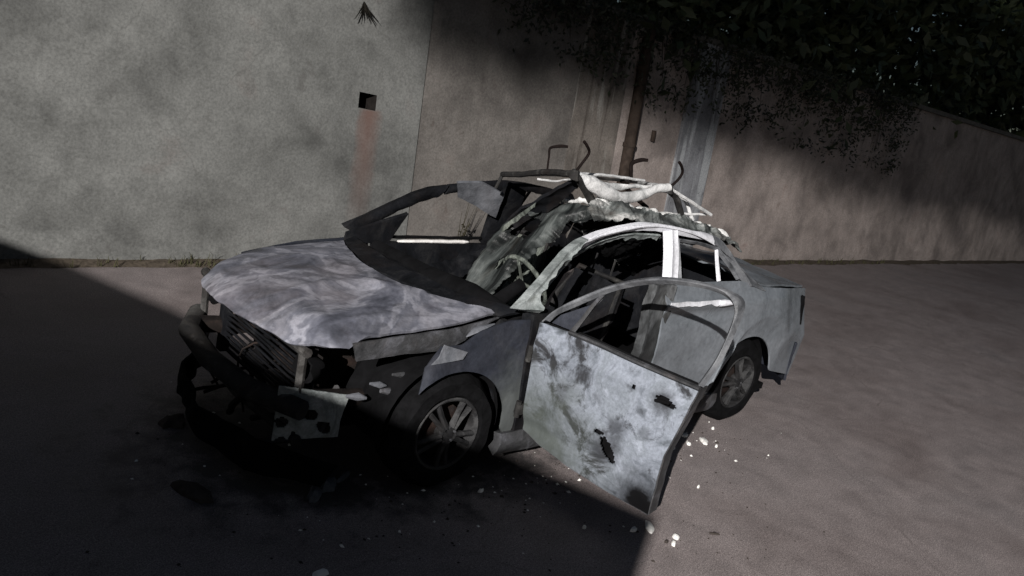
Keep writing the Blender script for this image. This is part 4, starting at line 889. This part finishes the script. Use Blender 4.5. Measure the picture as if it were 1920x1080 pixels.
# dirt and dry grass gathered along the wall foot
V = []; F = []; n_ = 420
for i in range(n_):
    x = 7-40*i/(n_-1); w = .16+.12*noise.noise(Vector((x*.9, 1, 1)))+.08*noise.noise(Vector((x*4, 2, 1))); h = .035+.03*noise.noise(Vector((x*1.7, 5, 2)))
    for q, (yo, zz) in enumerate(((.0, h), (.35*w, h*.8+.012*noise.noise(Vector((x*9, 1, 4)))), (.75*w, h*.3), (max(w, .05), .0015))): V.append((x, WY+.0+yo+(.0 if q else -.02)+.0, max(zz, .001)))
for i in range(n_-1):
    for q in range(3): F.append((i*4+q, i*4+q+1, (i+1)*4+q+1, (i+1)*4+q))
link('dirt', V, F, plain('dirt', (.085, .07, .055), .95, 0, 25, .5, .8), kind='structure')
mb = MB()
for k in range(260):
    x = random.uniform(-14, 6); y = WY+random.uniform(.04, .2); c_ = .5+.5*noise.noise(Vector((x*.8, 3, 3)))
    for q in range(5):
        a = random.uniform(0, 6.28); l = random.uniform(.04, .17)*(.3+c_); d = Vector((math.cos(a)*.35, math.sin(a)*.25+.1, 1)).normalized(); w_ = Vector((-math.sin(a), math.cos(a), 0))*.004
        b_ = Vector((x+random.uniform(-.03, .03), y, .01)); mb.add([b_-w_, b_+w_, b_+d*l*.6+w_*.6, b_+d*l+Vector((math.cos(a), math.sin(a), -.3))*l*.25, b_+d*l*.6-w_*.6], [(0, 1, 2, 3, 4)])
tag(mb.build('dry_grass', plain('dry_grass', (.06, .058, .032), .9, 0, 9, .4, 0), smooth=False, kind='stuff'), 'dry grass growing along the foot of the wall', 'grass')

# ------------------------------------------------------------------ unseen building added behind the camera to cast the shade on the road
gw = empty('shade_house'); tag(gw, 'plain rendered block added unseen behind the viewer to shade the road', 'shade_house')
G = Vector((-1.0, 1.53, 0)); ee = Vector((.357, -.934, 0)); TT = .50
c0 = G+(LAMP-G)*TT; Hh = c0.z; c0.z = 0; nn_ = Vector((-ee.y, ee.x, 0))
def slab(name, s0, s1, z0, z1, t0, t1, mat, par=None):
    mb = MB(); V = [c0+ee*a+nn_*t+Vector((0, 0, z)) for z in (z0, z1) for a, t in ((s0, t0), (s1, t0), (s1, t1), (s0, t1))]
    mb.add(V, [(0, 3, 2, 1), (4, 5, 6, 7), (0, 1, 5, 4), (1, 2, 6, 5), (2, 3, 7, 6), (3, 0, 4, 7)]); return mb.build(name, mat, par or gw, smooth=False)
slab('wall', .0, 4.6, 0, Hh-.18, .0, 2.6, wm); slab('roof', .0, 4.75, Hh-.178, Hh, -.0, 2.75, wc)
for a, b, z0, z1, nm in ((.7, 1.7, 1.0, 2.1, 'window'), (3.0, 4.0, 1.0, 2.1, 'window'), (1.95, 2.8, 0, 2.1, 'door')):
    f_ = slab(nm, a, b, z0, z1, -.03, -.003, M['soot'])
    slab('frame', a-.06, a-.003, z0, z1, -.05, -.003, wc, f_); slab('frame', b+.003, b+.06, z0, z1, -.05, -.003, wc, f_); slab('sill', a-.06, b+.06, z1+.003, z1+.06, -.05, -.003, wc, f_)
# the street lamp itself
sl_ = empty('street_lamp', (LAMP.x+1.6, LAMP.y+.6, 0)); tag(sl_, 'tall grey street lamp with a lit head behind the viewer', 'street lamp')
gm = plain('galvanised', (.25, .26, .27), .5, .6, 20, .2)
zl = LAMP.z
mb = MB(); mb.tube([(0, 0, 0), (0, 0, 3), (0, 0, zl-.4), (-.1, -.04, zl+.1), (-.5, -.19, zl+.32), (-1.3, -.49, zl+.32)], [.09, .08, .06, .055, .05, .045], 12); mb.build('pole', gm, sl_)
mb = MB(); mb.box((-1.6, -.6, zl+.30), (.60, .26, .10), math.atan2(.6, 1.6)); hd = mb.build('lamp_head', gm, sl_, smooth=False)
em = bpy.data.materials.new('lit_lens'); em.use_nodes = True; em.node_tree.nodes['Principled BSDF'].inputs['Emission Color'].default_value = (1, .96, .92, 1); em.node_tree.nodes['Principled BSDF'].inputs['Emission Strength'].default_value = 20
mb = MB(); mb.box((-1.6, -.6, zl+.22), (.40, .18, .04), math.atan2(.6, 1.6)); mb.build('lens', em, hd, smooth=False)
